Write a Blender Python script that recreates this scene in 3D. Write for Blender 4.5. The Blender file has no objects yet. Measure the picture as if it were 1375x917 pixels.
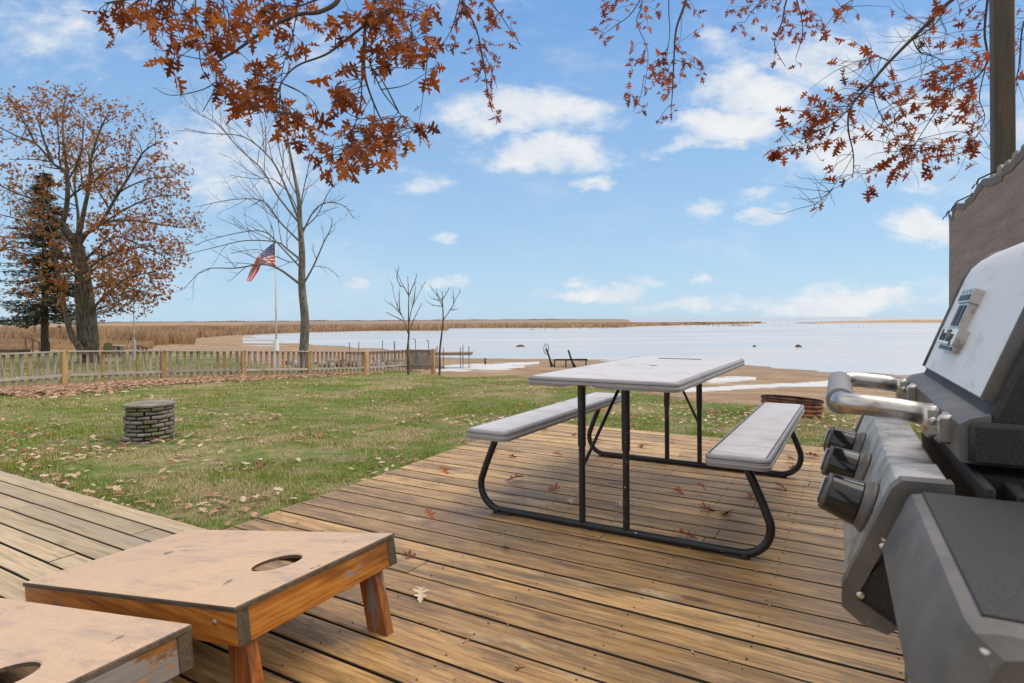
import bpy, math, random
import numpy as np
from mathutils import Vector, Matrix
R = math.radians
rng = random.Random(7)
nr = np.random.default_rng(11)
scene = bpy.context.scene
EXPO, CLOUD, SUNE = 0.0, 6.7, 2.9
SKYTINT = (1.1,1.3,1.4); SKYLOW = (2.95,4.1,5.15)
F, V0, U0, H, RO = 804.0, 428.6, 687.5, 1.052, .0065      # camera constants in photo pixels, eye height above the deck

def PY(u, v, Y):                                 # point on a sight line at distance Y
    du, dv = u-U0, v-V0; du, dv = du-RO*dv, dv+RO*du        # the photo is rolled a little
    return Vector((du/F*Y, Y, H-dv/F*Y))
def G(u, v, z):                                  # point on a sight line at height z
    return PY(u, v, F*(H-z)/(v-V0+RO*(u-U0)))

# ------------------------------------------------------------------ noise
def _hash(ix, iy, s):
    h = (ix*374761393 + iy*668265263 + s*1442695041) & 0x7fffffff
    h = ((h ^ (h >> 13))*1274126177) & 0x7fffffff
    return ((h ^ (h >> 16)) & 0xffff)/65535.0
def vnoise(x, y, s=0):
    x = np.asarray(x, float); y = np.asarray(y, float)
    ix = np.floor(x).astype(np.int64); iy = np.floor(y).astype(np.int64)
    fx = x-ix; fy = y-iy; fx = fx*fx*(3-2*fx); fy = fy*fy*(3-2*fy)
    a = _hash(ix, iy, s); b = _hash(ix+1, iy, s); c = _hash(ix, iy+1, s); d = _hash(ix+1, iy+1, s)
    return (a*(1-fx)+b*fx)*(1-fy)+(c*(1-fx)+d*fx)*fy
def fbm(x, y, s=0, o=4):
    t = 0; a = .5; n = 0
    for k in range(o):
        t = t + a*vnoise(x*2**k, y*2**k, s+k*17); n += a; a *= .5
    return t/n

# ------------------------------------------------------------------ mesh builder
class MB:
    def __init__(s): s.v = []; s.f = []; s.t = []; s.tone = 0.5; s.mi = {}
    def add(s, vs, fs):
        o = len(s.v); s.v += [tuple(p) for p in vs]; s.t += [s.tone]*len(vs)
        s.f += [tuple(i+o for i in f) for f in fs]
    def box(s, c, size, rot=None, bev=0.0):
        x, y, z = [d/2 for d in size]
        if bev <= 0:
            vs = [(-x,-y,-z),(x,-y,-z),(x,y,-z),(-x,y,-z),(-x,-y,z),(x,-y,z),(x,y,z),(-x,y,z)]
            fs = [(0,3,2,1),(4,5,6,7),(0,1,5,4),(1,2,6,5),(2,3,7,6),(3,0,4,7)]
        else:
            b = min(bev, x*.9, y*.9, z*.9); vs = []
            def ring(i, zz): return [(-x+i,-y,zz),(x-i,-y,zz),(x,-y+i,zz),(x,y-i,zz),(x-i,y,zz),(-x+i,y,zz),(-x,y-i,zz),(-x,-y+i,zz)]
            def ringi(i, zz):
                return [(-x+i+b*.0,-y+b,zz),(x-i,-y+b,zz),(x-b,-y+i,zz),(x-b,y-i,zz),(x-i,y-b,zz),(-x+i,y-b,zz),(-x+b,y-i,zz),(-x+b,-y+i,zz)]
            vs += ringi(b, -z)+ring(b, -z+b)+ring(b, z-b)+ringi(b, z); fs = []
            for k in range(3):
                for j in range(8):
                    fs.append((k*8+j, k*8+(j+1)%8, (k+1)*8+(j+1)%8, (k+1)*8+j))
            vs2 = [(-x+b,-y+b,-z),(x-b,-y+b,-z),(x-b,y-b,-z),(-x+b,y-b,-z)]
            fs.append((0,7,6,5,4,3,2,1)); fs.append((24,25,26,27,28,29,30,31))
        M = rot if rot is not None else Matrix.Identity(3)
        cc = Vector(c)
        s.add([M@Vector(p)+cc for p in vs], fs)
    def bar(s, a, b, w, h, up=(0,0,1), bev=0.0):      # box from a to b
        a = Vector(a); b = Vector(b); d = (b-a); L = d.length; d.normalize()
        side = d.cross(Vector(up)); side.normalize(); u2 = side.cross(d)
        M = Matrix((d, side, u2)).transposed()
        s.box((a+b)/2, (L, w, h), M, bev)
    def tube(s, pts, rad, n=8, cap=True):
        P = np.array([tuple(p) for p in pts], float); m = len(P)
        if not hasattr(rad, '__len__'): rad = [rad]*m
        T = np.zeros_like(P); T[1:-1] = P[2:]-P[:-2]; T[0] = P[1]-P[0]; T[-1] = P[-1]-P[-2]
        T /= np.maximum(np.linalg.norm(T, axis=1)[:,None], 1e-9)
        ref = np.array([0,0,1.]) if abs(T[0][2]) < .9 else np.array([1.,0,0])
        N = np.cross(T[0], ref); N /= np.linalg.norm(N); vs = []
        for i in range(m):
            N = N-T[i]*np.dot(N, T[i]); ln = np.linalg.norm(N)
            if ln < 1e-6: N = np.cross(T[i], [.3,.5,.8]); ln = np.linalg.norm(N)
            N = N/ln; B = np.cross(T[i], N)
            for k in range(n):
                a = 2*math.pi*k/n; vs.append(tuple(P[i]+rad[i]*(math.cos(a)*N+math.sin(a)*B)))
        fs = []
        for i in range(m-1):
            for k in range(n):
                fs.append((i*n+k, i*n+(k+1)%n, (i+1)*n+(k+1)%n, (i+1)*n+k))
        if cap: fs.append(tuple(range(n-1,-1,-1))); fs.append(tuple((m-1)*n+k for k in range(n)))
        s.add(vs, fs)
    def loft(s, rings, cap0=True, cap1=True):
        n = len(rings[0]); vs = [p for r in rings for p in r]; fs = []
        for i in range(len(rings)-1):
            for k in range(n):
                fs.append((i*n+k, i*n+(k+1)%n, (i+1)*n+(k+1)%n, (i+1)*n+k))
        if cap0: fs.append(tuple(range(n-1,-1,-1)))
        if cap1: fs.append(tuple((len(rings)-1)*n+k for k in range(n)))
        s.add(vs, fs)
    def lathe(s, prof, c=(0,0,0), n=24, M=None, cap=True):   # prof (r,z)
        c = Vector(c); M = M or Matrix.Identity(3)
        s.loft([[M@Vector((r*math.cos(2*math.pi*k/n), r*math.sin(2*math.pi*k/n), z))+c for k in range(n)] for r, z in prof], cap, cap)
    def build(s, name, mat, parent=None, smooth=False, M=None, loc=None, rotz=0, auto=None):
        me = bpy.data.meshes.new(name); me.from_pydata(s.v, [], s.f); me.update()
        for i_, m_ in s.mi.items(): me.polygons[i_].material_index = m_
        at = me.attributes.new('tone', 'FLOAT', 'POINT'); at.data.foreach_set('value', np.array(s.t, dtype=np.float32))
        if isinstance(mat, (list, tuple)):
            for m_ in mat: me.materials.append(m_)
        else: me.materials.append(mat)
        if smooth: me.polygons.foreach_set('use_smooth', [True]*len(me.polygons))
        if auto is not None:
            me.polygons.foreach_set('use_smooth', [True]*len(me.polygons))
            me.set_sharp_from_angle(angle=R(auto))
        o = bpy.data.objects.new(name, me); scene.collection.objects.link(o)
        if parent: o.parent = parent
        if loc is not None: o.location = loc
        o.rotation_euler.z = rotz
        return o

def npmesh(name, V, Fc, mat, tone=None, parent=None, attrs=None, smooth=False):   # V (n,3), Fc (m,k)
    me = bpy.data.meshes.new(name); V = np.asarray(V, np.float32); Fc = np.asarray(Fc, np.int32)
    m, k = Fc.shape
    me.vertices.add(len(V)); me.vertices.foreach_set('co', V.ravel())
    me.loops.add(m*k); me.loops.foreach_set('vertex_index', Fc.ravel())
    me.polygons.add(m); me.polygons.foreach_set('loop_start', np.arange(m, dtype=np.int32)*k)
    me.polygons.foreach_set('loop_total', np.full(m, k, dtype=np.int32))
    me.update(calc_edges=True)
    for nm, arr in ([('tone', tone)] if tone is not None else [])+list((attrs or {}).items()):
        at = me.attributes.new(nm, 'FLOAT', 'POINT'); at.data.foreach_set('value', np.asarray(arr, np.float32))
    if smooth: me.polygons.foreach_set('use_smooth', np.ones(m, dtype=bool))
    me.materials.append(mat); me.validate()
    o = bpy.data.objects.new(name, me); scene.collection.objects.link(o)
    if parent: o.parent = parent
    return o

def tag(o, label=None, cat=None, group=None, kind=None):
    if label: o['label'] = label
    if cat: o['category'] = cat
    if group: o['group'] = group
    if kind: o['kind'] = kind
    return o
def empty(name, loc=(0,0,0), rotz=0, label=None, cat=None, group=None):
    o = bpy.data.objects.new(name, None); scene.collection.objects.link(o)
    o.empty_display_size = .1; o.location = loc; o.rotation_euler.z = rotz
    return tag(o, label, cat, group)

# ------------------------------------------------------------------ materials
class NT:
    def __init__(s, nt): s.nt = nt; s.n = nt.nodes; s.l = nt.links
    def new(s, typ, **kw):
        n = s.n.new(typ)
        for k, v in kw.items(): setattr(n, k, v)
        return n
    def put(s, sock, val):
        if isinstance(val, bpy.types.NodeSocket): s.l.new(val, sock)
        elif val is not None: sock.default_value = val
    def math(s, op, a, b=None, c=None, clamp=False):
        n = s.new('ShaderNodeMath', operation=op, use_clamp=clamp)
        s.put(n.inputs[0], a); s.put(n.inputs[1], b) if b is not None else None
        if c is not None: s.put(n.inputs[2], c)
        return n.outputs[0]
    def vmath(s, op, a, b=None):
        n = s.new('ShaderNodeVectorMath', operation=op); s.put(n.inputs[0], a)
        if b is not None: s.put(n.inputs[1], b)
        return n.outputs[0]
    def mix(s, f, a, b, mode='MIX'):
        n = s.new('ShaderNodeMix', data_type='RGBA', blend_type=mode)
        s.put(n.inputs[0], f); s.put(n.inputs[6], col(a)); s.put(n.inputs[7], col(b)); return n.outputs[2]
    def noise(s, vec, scale, detail=4, rough=.6, dist=0, out=0):
        n = s.new('ShaderNodeTexNoise'); s.put(n.inputs['Vector'], vec); n.inputs['Scale'].default_value = scale
        n.inputs['Detail'].default_value = detail; n.inputs['Roughness'].default_value = rough; n.inputs['Distortion'].default_value = dist
        return n.outputs[out]
    def voro(s, vec, scale, feature='F1', out='Distance', rand=1.0):
        n = s.new('ShaderNodeTexVoronoi', feature=feature); s.put(n.inputs['Vector'], vec); n.inputs['Scale'].default_value = scale
        n.inputs['Randomness'].default_value = rand; return n.outputs[out]
    def ramp(s, f, stops, interp='LINEAR'):
        n = s.new('ShaderNodeValToRGB'); s.put(n.inputs[0], f); e = n.color_ramp.elements; n.color_ramp.interpolation = interp
        while len(e) > 1: e.remove(e[-1])
        e[0].position = stops[0][0]; e[0].color = col(stops[0][1])
        for p, c in stops[1:]: x = e.new(p); x.color = col(c)
        return n.outputs[0]
    def sstep(s, x, a, b):
        n = s.new('ShaderNodeMapRange', interpolation_type='SMOOTHSTEP'); s.put(n.inputs[0], x)
        n.inputs[1].default_value = a; n.inputs[2].default_value = b; return n.outputs[0]
    def obj(s): return s.new('ShaderNodeTexCoord').outputs['Object']
    def pos(s): return s.new('ShaderNodeNewGeometry').outputs['Position']
    def attr(s, name): return s.new('ShaderNodeAttribute', attribute_name=name).outputs['Fac']
    def scale(s, vec, sc):
        return s.vmath('MULTIPLY', vec, Vector(sc))
def col(c):
    if isinstance(c, bpy.types.NodeSocket): return c
    if isinstance(c, (int, float)): return (c, c, c, 1)
    return (*c[:3], 1)
def srgb(r, g, b): 
    f = lambda x: (x/255/12.92) if x/255 < .04045 else ((x/255+.055)/1.055)**2.4
    return (f(r), f(g), f(b))
def mat(name, fn=None, base=None, rough=.6, metal=0, spec=.5, bump=None):
    m = bpy.data.materials.new(name); m.use_nodes = True; nt = NT(m.node_tree); b = m.node_tree.nodes['Principled BSDF']
    b.inputs['Roughness'].default_value = rough; b.inputs['Metallic'].default_value = metal; b.inputs['Specular IOR Level'].default_value = spec
    if base is not None: b.inputs['Base Color'].default_value = col(base)
    if fn:
        r = fn(nt) or {}
        for k, v in r.items():
            if k == 'bump':
                h, st, ds = v; bn = nt.new('ShaderNodeBump'); nt.put(bn.inputs['Height'], h); bn.inputs['Strength'].default_value = st; bn.inputs['Distance'].default_value = ds
                nt.l.new(bn.outputs[0], b.inputs['Normal'])
            else: nt.put(b.inputs[k], col(v) if k == 'Base Color' else v)
    return m

def wood_fn(c1, c2, c3, axis=0, per=1.0, gscale=28, stain=(.10,.08,.06), stain_amt=.5, knots=True, rough=(.45,.8)):
    """c1 light, c2 mid, c3 dark line; grain runs along the given local axis"""
    def fn(n):
        p = n.obj(); t = n.attr('tone')
        off = n.new('ShaderNodeCombineXYZ'); n.put(off.inputs[0], n.math('MULTIPLY', t, 37.0)); n.put(off.inputs[1], n.math('MULTIPLY', t, 11.0)); n.put(off.inputs[2], n.math('MULTIPLY', t, 23.0))
        p = n.vmath('ADD', p, off.outputs[0])
        sc = [gscale]*3; sc[axis] = 2.2
        low = [5.0]*3; low[axis] = .8
        # knots distort the grain
        kp = [5.5]*3; kp[axis] = 1.6
        kd = n.voro(n.scale(p, kp), 1.0)
        warp = n.noise(n.scale(p, low), 1.0, 3, .5)
        gp = n.vmath('ADD', n.scale(p, sc), n.scale(n.noise(n.scale(p, low), .9, 2, .5, out=1), (1.3,1.3,1.3)))
        g1 = n.noise(gp, 1.0, 6, .62)
        sc2 = [gscale*3.0]*3; sc2[axis] = 6
        g2 = n.noise(n.scale(p, sc2), 1.0, 3, .6)
        g = n.math('ADD', n.math('MULTIPLY', g1, .62), n.math('MULTIPLY', g2, .38))
        c = n.ramp(g, [(.30, c3), (.39, tuple((x+y)/2 for x, y in zip(c2, c3))), (.47, c2), (.58, c1), (.74, c2)])
        # per board tone
        tt = n.math('MULTIPLY_ADD', t, .45, .66)
        c = n.mix(1.0, c, n.ramp(tt, [(0, 0.0), (1, 1.0)]), 'MULTIPLY')
        st = n.sstep(n.noise(n.scale(p, [low[0]*.6, low[1]*.9, low[2]*.9]), 1.7, 5, .65), .47, .68)
        c = n.mix(n.math('MULTIPLY', st, stain_amt), c, stain)
        if knots:
            k = n.sstep(kd, .17, .07); c = n.mix(n.math('MULTIPLY', k, .75), c, (c3[0]*.5, c3[1]*.45, c3[2]*.4))
        ck = [70]*3; ck[axis] = 1.5; crk = n.sstep(n.noise(n.vmath('ADD', n.scale(p, ck), (3,9,5)), 1.0, 3, .5), .69, .74); c = n.mix(n.math('MULTIPLY', crk, .8), c, (c3[0]*.4, c3[1]*.4, c3[2]*.4))
        rg = n.math('MULTIPLY_ADD', g1, rough[1]-rough[0], rough[0])
        return {'Base Color': c, 'Roughness': rg, 'bump': (g, .35, .004)}
    return fn
# ------------------------------------------------------------------ camera, world, sun
cam = bpy.data.cameras.new('camera'); co = bpy.data.objects.new('camera', cam); scene.collection.objects.link(co)
co.location = (0, 0, H); co.rotation_euler = (Matrix.Rotation(R(90),3,'X')@Matrix.Rotation(-RO,3,'Z')).to_euler()
cam.sensor_width = 36; cam.lens = 36*F/1375; cam.shift_y = -(458.5-V0)/1375; cam.clip_start = .02; cam.clip_end = 20000
cam.dof.use_dof = True; cam.dof.focus_distance = 3.4; cam.dof.aperture_fstop = 12.0
scene.camera = co
scene.view_settings.view_transform = 'Standard'; scene.view_settings.look = 'None'
scene.view_settings.exposure = EXPO; scene.view_settings.gamma = 1

SUN_EL, SUN_AZ = 56.0, 80.0      # azimuth from +Y clockwise: behind the camera, to its left
w = bpy.data.worlds.new('World'); scene.world = w; w.use_nodes = True
n = NT(w.node_tree); bg = w.node_tree.nodes['Background']
sky = n.new('ShaderNodeTexSky'); sky.sky_type = 'NISHITA'; sky.sun_disc = False; sky.sun_elevation = R(SUN_EL); sky.sun_rotation = R(SUN_AZ)
sky.air_density = 1.0; sky.dust_density = .5; sky.ozone_density = 2.0
d = n.new('ShaderNodeTexCoord').outputs['Generated']
sx = n.new('ShaderNodeSeparateXYZ'); n.put(sx.inputs[0], d); dx, dy, dz = sx.outputs
yy = n.math('MAXIMUM', dy, .05)
gx = n.math('DIVIDE', dx, yy); gz = n.math('DIVIDE', dz, yy)
gv = n.new('ShaderNodeCombineXYZ'); n.put(gv.inputs[0], gx); n.put(gv.inputs[1], gz); gv = gv.outputs[0]
warp = n.noise(n.scale(gv, (1, 1.9, 1)), 6.0, 5, .62, out=1)
gw = n.vmath('ADD', gv, n.scale(n.vmath('SUBTRACT', warp, (.5,.5,.5)), (.20, .11, 0)))
clouds = [  # centre u,v and half sizes in photo pixels, opacity: turned into sky directions
 (715,150,115,30,.95),(655,172,60,16,.7),(730,205,95,22,.9),(585,244,40,14,.55),(797,243,34,11,.75),(590,228,60,10,.3),
 (1020,120,75,34,1.0),(975,165,60,26,.95),(925,195,34,12,.6),(1110,85,80,40,.75),(975,50,45,22,.5),(1200,60,90,40,.6),(1010,85,50,24,.4),
 (1150,205,110,45,.8),(1260,170,90,60,.75),(1255,300,62,26,1.0),(1235,318,60,14,.6),(1195,306,22,9,.6),(1280,255,55,16,.4),(1225,248,40,8,.5),
 (1000,265,30,11,.55),(950,272,26,12,.55),(1025,290,30,12,.75),(1240,268,28,8,.5),
 (800,390,75,13,.85),(840,384,40,8,.5),(770,394,34,9,.6),(935,370,18,9,.7),(930,414,90,12,.6),(985,400,40,9,.4),
 (1120,405,115,20,1.0),(1190,390,36,12,.8),(1210,400,40,16,.6),(588,320,18,10,.6),(495,377,18,8,.8),(608,383,22,9,.6),(560,395,30,8,.3),
 (300,200,110,70,.6),(370,210,80,60,.55),(80,40,110,60,.5),(20,75,60,50,.35),(300,150,90,25,.35),(180,75,90,30,.3),(640,10,80,20,.3),
 (420,60,120,60,.35),(1330,360,60,30,.5),(1270,395,60,25,.3),(1400,200,80,90,.6)]
den = None
for (u, v, ru, rv, op) in clouds:
    a = n.vmath('SUBTRACT', gw, ((u-U0)/F, (V0-v-RO*(u-U0))/F, 0))
    a = n.vmath('MULTIPLY', a, (F/ru*.70, F/rv*.70, 0))
    ln = n.new('ShaderNodeVectorMath', operation='LENGTH'); n.put(ln.inputs[0], a)
    k = n.math('MULTIPLY', n.sstep(ln.outputs['Value'], 1.25, .1), op)
    den = k if den is None else n.math('MAXIMUM', den, k)
det = n.noise(n.scale(gv, (1, 1.7, 1)), 17.0, 7, .60)
den = n.math('ADD', den, n.math('MULTIPLY', n.math('SUBTRACT', det, .52), 1.25))
den = n.sstep(den, .12, .92)
# unseen broken cloud behind and overhead, thickened to neutralise the ambient light
pz = n.math('MAXIMUM', dz, .06)
pv = n.new('ShaderNodeCombineXYZ'); n.put(pv.inputs[0], n.math('DIVIDE', dx, pz)); n.put(pv.inputs[1], n.math('DIVIDE', dy, pz))
gen = n.math('MULTIPLY', n.sstep(n.noise(pv.outputs[0], .8, 6, .6), .36, .56), .92)
front = n.sstep(dy, .15, .35)
high = n.sstep(gz, .62, .8)
usegen = n.math('MAXIMUM', n.math('SUBTRACT', 1.0, front), high)
wisp = n.math('MULTIPLY', n.sstep(n.noise(n.scale(gv, (1, 2.2, 1)), 3.0, 7, .68), .48, .78), .40)
den = n.math('MAXIMUM', den, wisp)
den = n.math('ADD', n.math('MULTIPLY', den, n.math('SUBTRACT', 1.0, usegen)), n.math('MULTIPLY', gen, usegen))
up = n.sstep(dz, -.005, .004)
den = n.math('MULTIPLY', den, up)
shade = n.noise(n.vmath('ADD', n.scale(gv, (1, 1.6, 1)), (.0, .02, 0)), 9.0, 4, .6)
ccol = n.ramp(shade, [(.3, tuple(c*CLOUD for c in (.80,.87,.97))), (.6, tuple(c*CLOUD for c in (1.0,1.02,1.04)))])
skyc = n.mix(1.0, sky.outputs[0], SKYTINT, 'MULTIPLY')
grad = n.ramp(dz, [(0, (.545,.755,.96)), (.18,(.40,.635,.915)), (.45,(.215,.445,.86)), (1,(.12,.29,.66))])
grad = n.mix(1.0, grad, (6.9,6.9,6.9), 'MULTIPLY')
skyc = n.mix(.86, skyc, grad)
ccol = n.mix(usegen, ccol, (10.0, 9.2, 8.2))  # unseen cloud set warmer and brighter than the visible cloud, lifting ambient light
full = n.mix(den, skyc, ccol)
w.node_tree.links.new(full, bg.inputs['Color']); bg.inputs['Strength'].default_value = .13
w.cycles.sampling_method = 'MANUAL' if hasattr(w.cycles, 'sampling_method') else None
try: w.cycles.sample_map_resolution = 1024
except Exception: pass
sl = bpy.data.lights.new('sun', 'SUN'); so = bpy.data.objects.new('sun', sl); scene.collection.objects.link(so)
sl.energy = SUNE; sl.angle = R(60); sl.color = (1, .90, .76)
az, el = R(SUN_AZ), R(SUN_EL)
so.rotation_euler = Vector((-math.sin(az)*math.cos(el), -math.cos(az)*math.cos(el), -math.sin(el))).to_track_quat('-Z', 'Y').to_euler()

# ------------------------------------------------------------------ terrain
WL = -1.5
def interp(a, xs, ys): return np.interp(a, xs, ys)
def lawn_z(y): return -.22-.030*np.clip(y-3, 0, 12.5)-.052*np.maximum(y-15.5, 0)
def _lev(u, v): du, dv = u-U0, v-V0; return (du-RO*dv)/F, (dv+RO*du)
def _line(px, z=WL): return [(_lev(u, v)[0], F*(H-z)/_lev(u, v)[1]) for u, v in px]
def _lawnhit(u, v):
    a, dv = _lev(u, v); ys = np.linspace(2, 60, 6000); return a, float(ys[np.argmax(H-dv/F*ys <= lawn_z(ys))])
lw = [(-2.5,36),(-.70,36),(-.55,37),(-.45,31),(-.35,29),(-.25,27),(-.16,25)]+[_lawnhit(u, v) for u, v in ((600,507),(690,505),(780,515),(860,526),(940,537),(1000,544),(1100,549),(1250,552),(1375,554))]+[(2.5,9)]
A_B, LAWN = [p[0] for p in lw], [p[1] for p in lw]
shl = [(-2.5,900),(-.452,900)]+_line([(330,451),(350,454.5),(372,458),(398,460.5),(424,463.5),(513,467.5),(535,472),(565,477),(600,479),(690,481),(850,483),(1000,489),(1100,497),(1211,503),(1375,508)])+[(2.5,24)]
A_S, SH0 = [p[0] for p in shl], [p[1] for p in shl]
fal = [(-2.5,80),(-.56,80)]+_line([(250,456.5),(330,450.5),(400,447),(500,444.5),(600,444),(604,441),(690,440.5),(830,440),(860,438),(950,436),(1030,434)])+[(.435,9000)]
A_F, FAR = [p[0] for p in fal], [p[1] for p in fal]
def lawn_edge(a, x, y): return interp(a, A_B, LAWN)+ (fbm(x*.45, y*.45, 5)-.5)*3.0
def ground(x, y):
    x = np.asarray(x, float); y = np.asarray(y, float)
    yc = np.maximum(y, .3); a = x/yc
    lb = interp(a, A_B, LAWN); sh = interp(a, A_S, SH0)*(1+.05*(fbm(x*.16, y*.25, 44)-.5)+.02*(fbm(x*.9, y*1.5, 45)-.5)); fr = interp(a, A_F, FAR)*(1+.02*(fbm(x*.2, y*.0, 46)-.5))
    zl = lawn_z(y)
    zflat = np.where(a < -.45, -.72, -1.10); zl = np.maximum(zl, zflat)
    zl = zl+(fbm(x*.7, y*.7, 3)-.5)*.05*np.clip((y-3)/3, 0, 1)
    t = np.clip((y-lb)/np.maximum(np.minimum(sh, 62)-lb, 1), 0, 1)
    zs = zl+(WL+.0-zl)*t**.75
    wv = (fbm(x*.12, y*.35, 9)-.5)
    z = np.where(y > lb, zs+wv*.10*np.clip(t*3, 0, 1), zl)
    marsh = WL+.12+(fbm(x*.03, y*.03, 21)-.5)*.12
    z = np.where((a < -.452) & (y > 62), marsh, z)
    lake = np.clip((y-sh)/6, 0, 1)
    z = z-lake*.9*np.where(y < fr, 1, 0)
    fe = fr*np.interp(a, [.10,.20,.26,.42], [80,2.2,1.35,1.15])
    z = np.where((y > fr) & (y > sh), marsh-.02, z); z = np.where((y > fe) & (a > .10), -3.0, z)
    # low spits of mud in the shallows
    sp = ((np.abs(a+.23+ (fbm(x*.1,y*.1,4)-.5)*.1) < .16)) & (np.abs(y-interp(a,[-.4,-.3,-.1],[62,58,54])) < 2.2)
    return np.where(y < 2.5, np.minimum(z, -.22), z)
def gz1(x, y): return float(ground(np.array([x]), np.array([y]))[0])

def lawn_at(u, v):                               # photo pixel to a point on the ground
    lo, hi = 1.0, 400.0; prev = None
    du, dv = u-U0, v-V0; du, dv = du-RO*dv, dv+RO*du
    ys = np.geomspace(2.0, 400, 4000); xs = du/F*ys; zr = H-dv/F*ys
    g = ground(xs, ys); i = np.argmax(zr <= g) 
    return Vector((xs[i], ys[i], g[i]))

def terrain():
    th = np.concatenate([np.linspace(-180, -52, 60, endpoint=False), np.linspace(-52, 48, 640, endpoint=False), np.linspace(48, 180, 60)])
    rr = np.concatenate([[0], np.geomspace(.8, 420, 620), np.geomspace(440, 9000, 24)])
    TH, RR = np.meshgrid(np.radians(th), rr); X = RR*np.sin(TH); Y = RR*np.cos(TH)
    Z = ground(X, Y); far = RR > 420; Z = np.where(far & (X/np.maximum(Y,.3) > .40), -3.0, Z)
    V = np.stack([X, Y, Z], -1).reshape(-1, 3); m, k = TH.shape
    i = np.arange(m-1)[:,None]*k+np.arange(k-1)[None,:]
    Fc = np.stack([i, i+1, i+k+1, i+k], -1).reshape(-1, 4)[:, ::-1]
    a = X/np.maximum(Y, .3)
    lb = lawn_edge(a, X, Y); sand = np.clip((Y-lb)/np.maximum(.035*Y,.15)+.5, 0, 1)
    sand = np.where(Y < 2, 0, sand)
    # frozen or foamy shallow water lying on the beach
    def strip(u0, v0, u1, v1, hv):
        uu = U0+F*a; vv = V0+F*(H-Z)/np.maximum(Y,.3)-RO*(uu-U0); t = np.clip((uu-u0)/(u1-u0), 0, 1); vc = v0+(v1-v0)*t
        e = 1-np.abs(vv-vc)/(hv*(.35+.65*np.sin(np.pi*np.clip(t,.02,.98))))
        e = np.where((uu < u0-4) | (uu > u1+4), -1, e)
        return np.clip(e*1.5+(fbm(X*.9, Y*2.6, 31)-.5)*2.2, 0, 1)
    ice = np.maximum.reduce([strip(940, 511, 1010, 508, 6), strip(955, 521, 1290, 507, 5.5), strip(590, 497, 720, 487, 6), strip(600, 493, 700, 492, 7), strip(880, 524, 1000, 521, 4)])
    ice = np.where((Y > 8) & (Y < 60), ice, 0)
    shore = interp(a, A_S, SH0)
    wet = np.clip(1-(shore-Y)/8, 0, 1)*(Y > 15)
    o = npmesh('ground', V, Fc, M_ground, attrs={'sand': sand.ravel(), 'ice': ice.ravel(), 'wet': wet.ravel()}, smooth=True)
    tag(o, kind='structure')

def ground_fn(n):
    p = n.pos(); sand = n.attr('sand'); ice = n.attr('ice'); wet = n.attr('wet')
    n1 = n.noise(p, .55, 6, .62); n2 = n.noise(p, 9.0, 5, .65); n3 = n.noise(p, 70.0, 3, .6); n4 = n.noise(n.vmath('ADD', p, (31,7,0)), .23, 3, .5)
    n5 = n.noise(n.vmath('ADD', p, (5,17,3)), 2.3, 5, .6)
    green = n.mix(n3, (.045,.085,.012), (.16,.23,.04))
    straw = n.mix(n3, (.20,.15,.07), (.50,.40,.22))
    f = n.math('ADD', n.math('MULTIPLY', n1, .55), n.math('MULTIPLY', n5, .45))
    g = n.mix(n.sstep(n.math('ADD', n.math('MULTIPLY', f, .8), n.math('MULTIPLY', n2, .2)), .44, .62), green, straw)
    dirt = n.mix(n2, (.10,.070,.045), (.25,.19,.14))
    g = n.mix(n.math('MULTIPLY', n.sstep(n5, .56, .66), .85), g, dirt)
    # sand
    ps = n.scale(p, (1, 2.6, 1))
    s1 = n.noise(ps, .5, 6, .6); s2 = n.noise(ps, 6.0, 5, .7); s3 = n.noise(p, 40, 3, .6)
    sc = n.ramp(s1, [(.30,(.145,.088,.050)), (.46,(.29,.190,.112)), (.62,(.42,.30,.20))])
    sc = n.mix(n.math('MULTIPLY', n.sstep(s2, .47, .62), .75), sc, (.13,.075,.045))
    sc = n.mix(n.math('MULTIPLY', s3, .35), sc, (.40,.30,.21))
    sc = n.mix(n.math('MULTIPLY', wet, .35), sc, (.13,.095,.07))
    c = n.mix(sand, g, sc)
    ic = n.sstep(n.math('ADD', ice, n.math('MULTIPLY', n.math('SUBTRACT', s2, .5), 1.5)), .40, .75)
    c = n.mix(n.math('MULTIPLY', ic, .92), c, (.68,.66,.655))
    rough = n.mix(ic, n.mix(wet, .95, .6), .28)
    h = n.math('ADD', n.math('MULTIPLY', n2, .5), n3)
    return {'Base Color': c, 'Roughness': rough, 'Specular IOR Level': .3, 'bump': (h, .8, .03)}
M_ground = mat('lawn_and_sand', ground_fn)
terrain()

def water_fn(n):
    p = n.pos(); ps = n.scale(p, (.35, 1.4, 1))
    a = n.noise(ps, .09, 5, .6); b = n.noise(ps, .9, 4, .6); c = n.noise(n.scale(p,(.12,1,1)), .05, 4, .55)
    colr = n.ramp(n.math('ADD', n.math('MULTIPLY', c, .6), n.math('MULTIPLY', a, .4)), [(.36, (.385,.40,.425)), (.5,(.445,.445,.46)), (.64,(.51,.50,.50))])
    # far open water is darker and wind ruffled
    sep = n.new('ShaderNodeSeparateXYZ'); n.put(sep.inputs[0], p)
    far = n.sstep(sep.outputs[1], 150, 700)
    colr = n.mix(n.math('MULTIPLY', far, .75), colr, (.40,.39,.42))
    r = n.math('MULTIPLY_ADD', n.sstep(a, .4, .62), .15, .22)
    return {'Base Color': colr, 'Roughness': r, 'Specular IOR Level': .18, 'bump': (b, .10, .02)}
M_water = mat('thin_ice_and_water', water_fn)
bm = MB(); bm.add([(-9000,24,WL),(9000,24,WL),(9000,14000,WL),(-9000,14000,WL)], [(0,1,2,3)])
tag(bm.build('lake', M_water), kind='structure')

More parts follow.
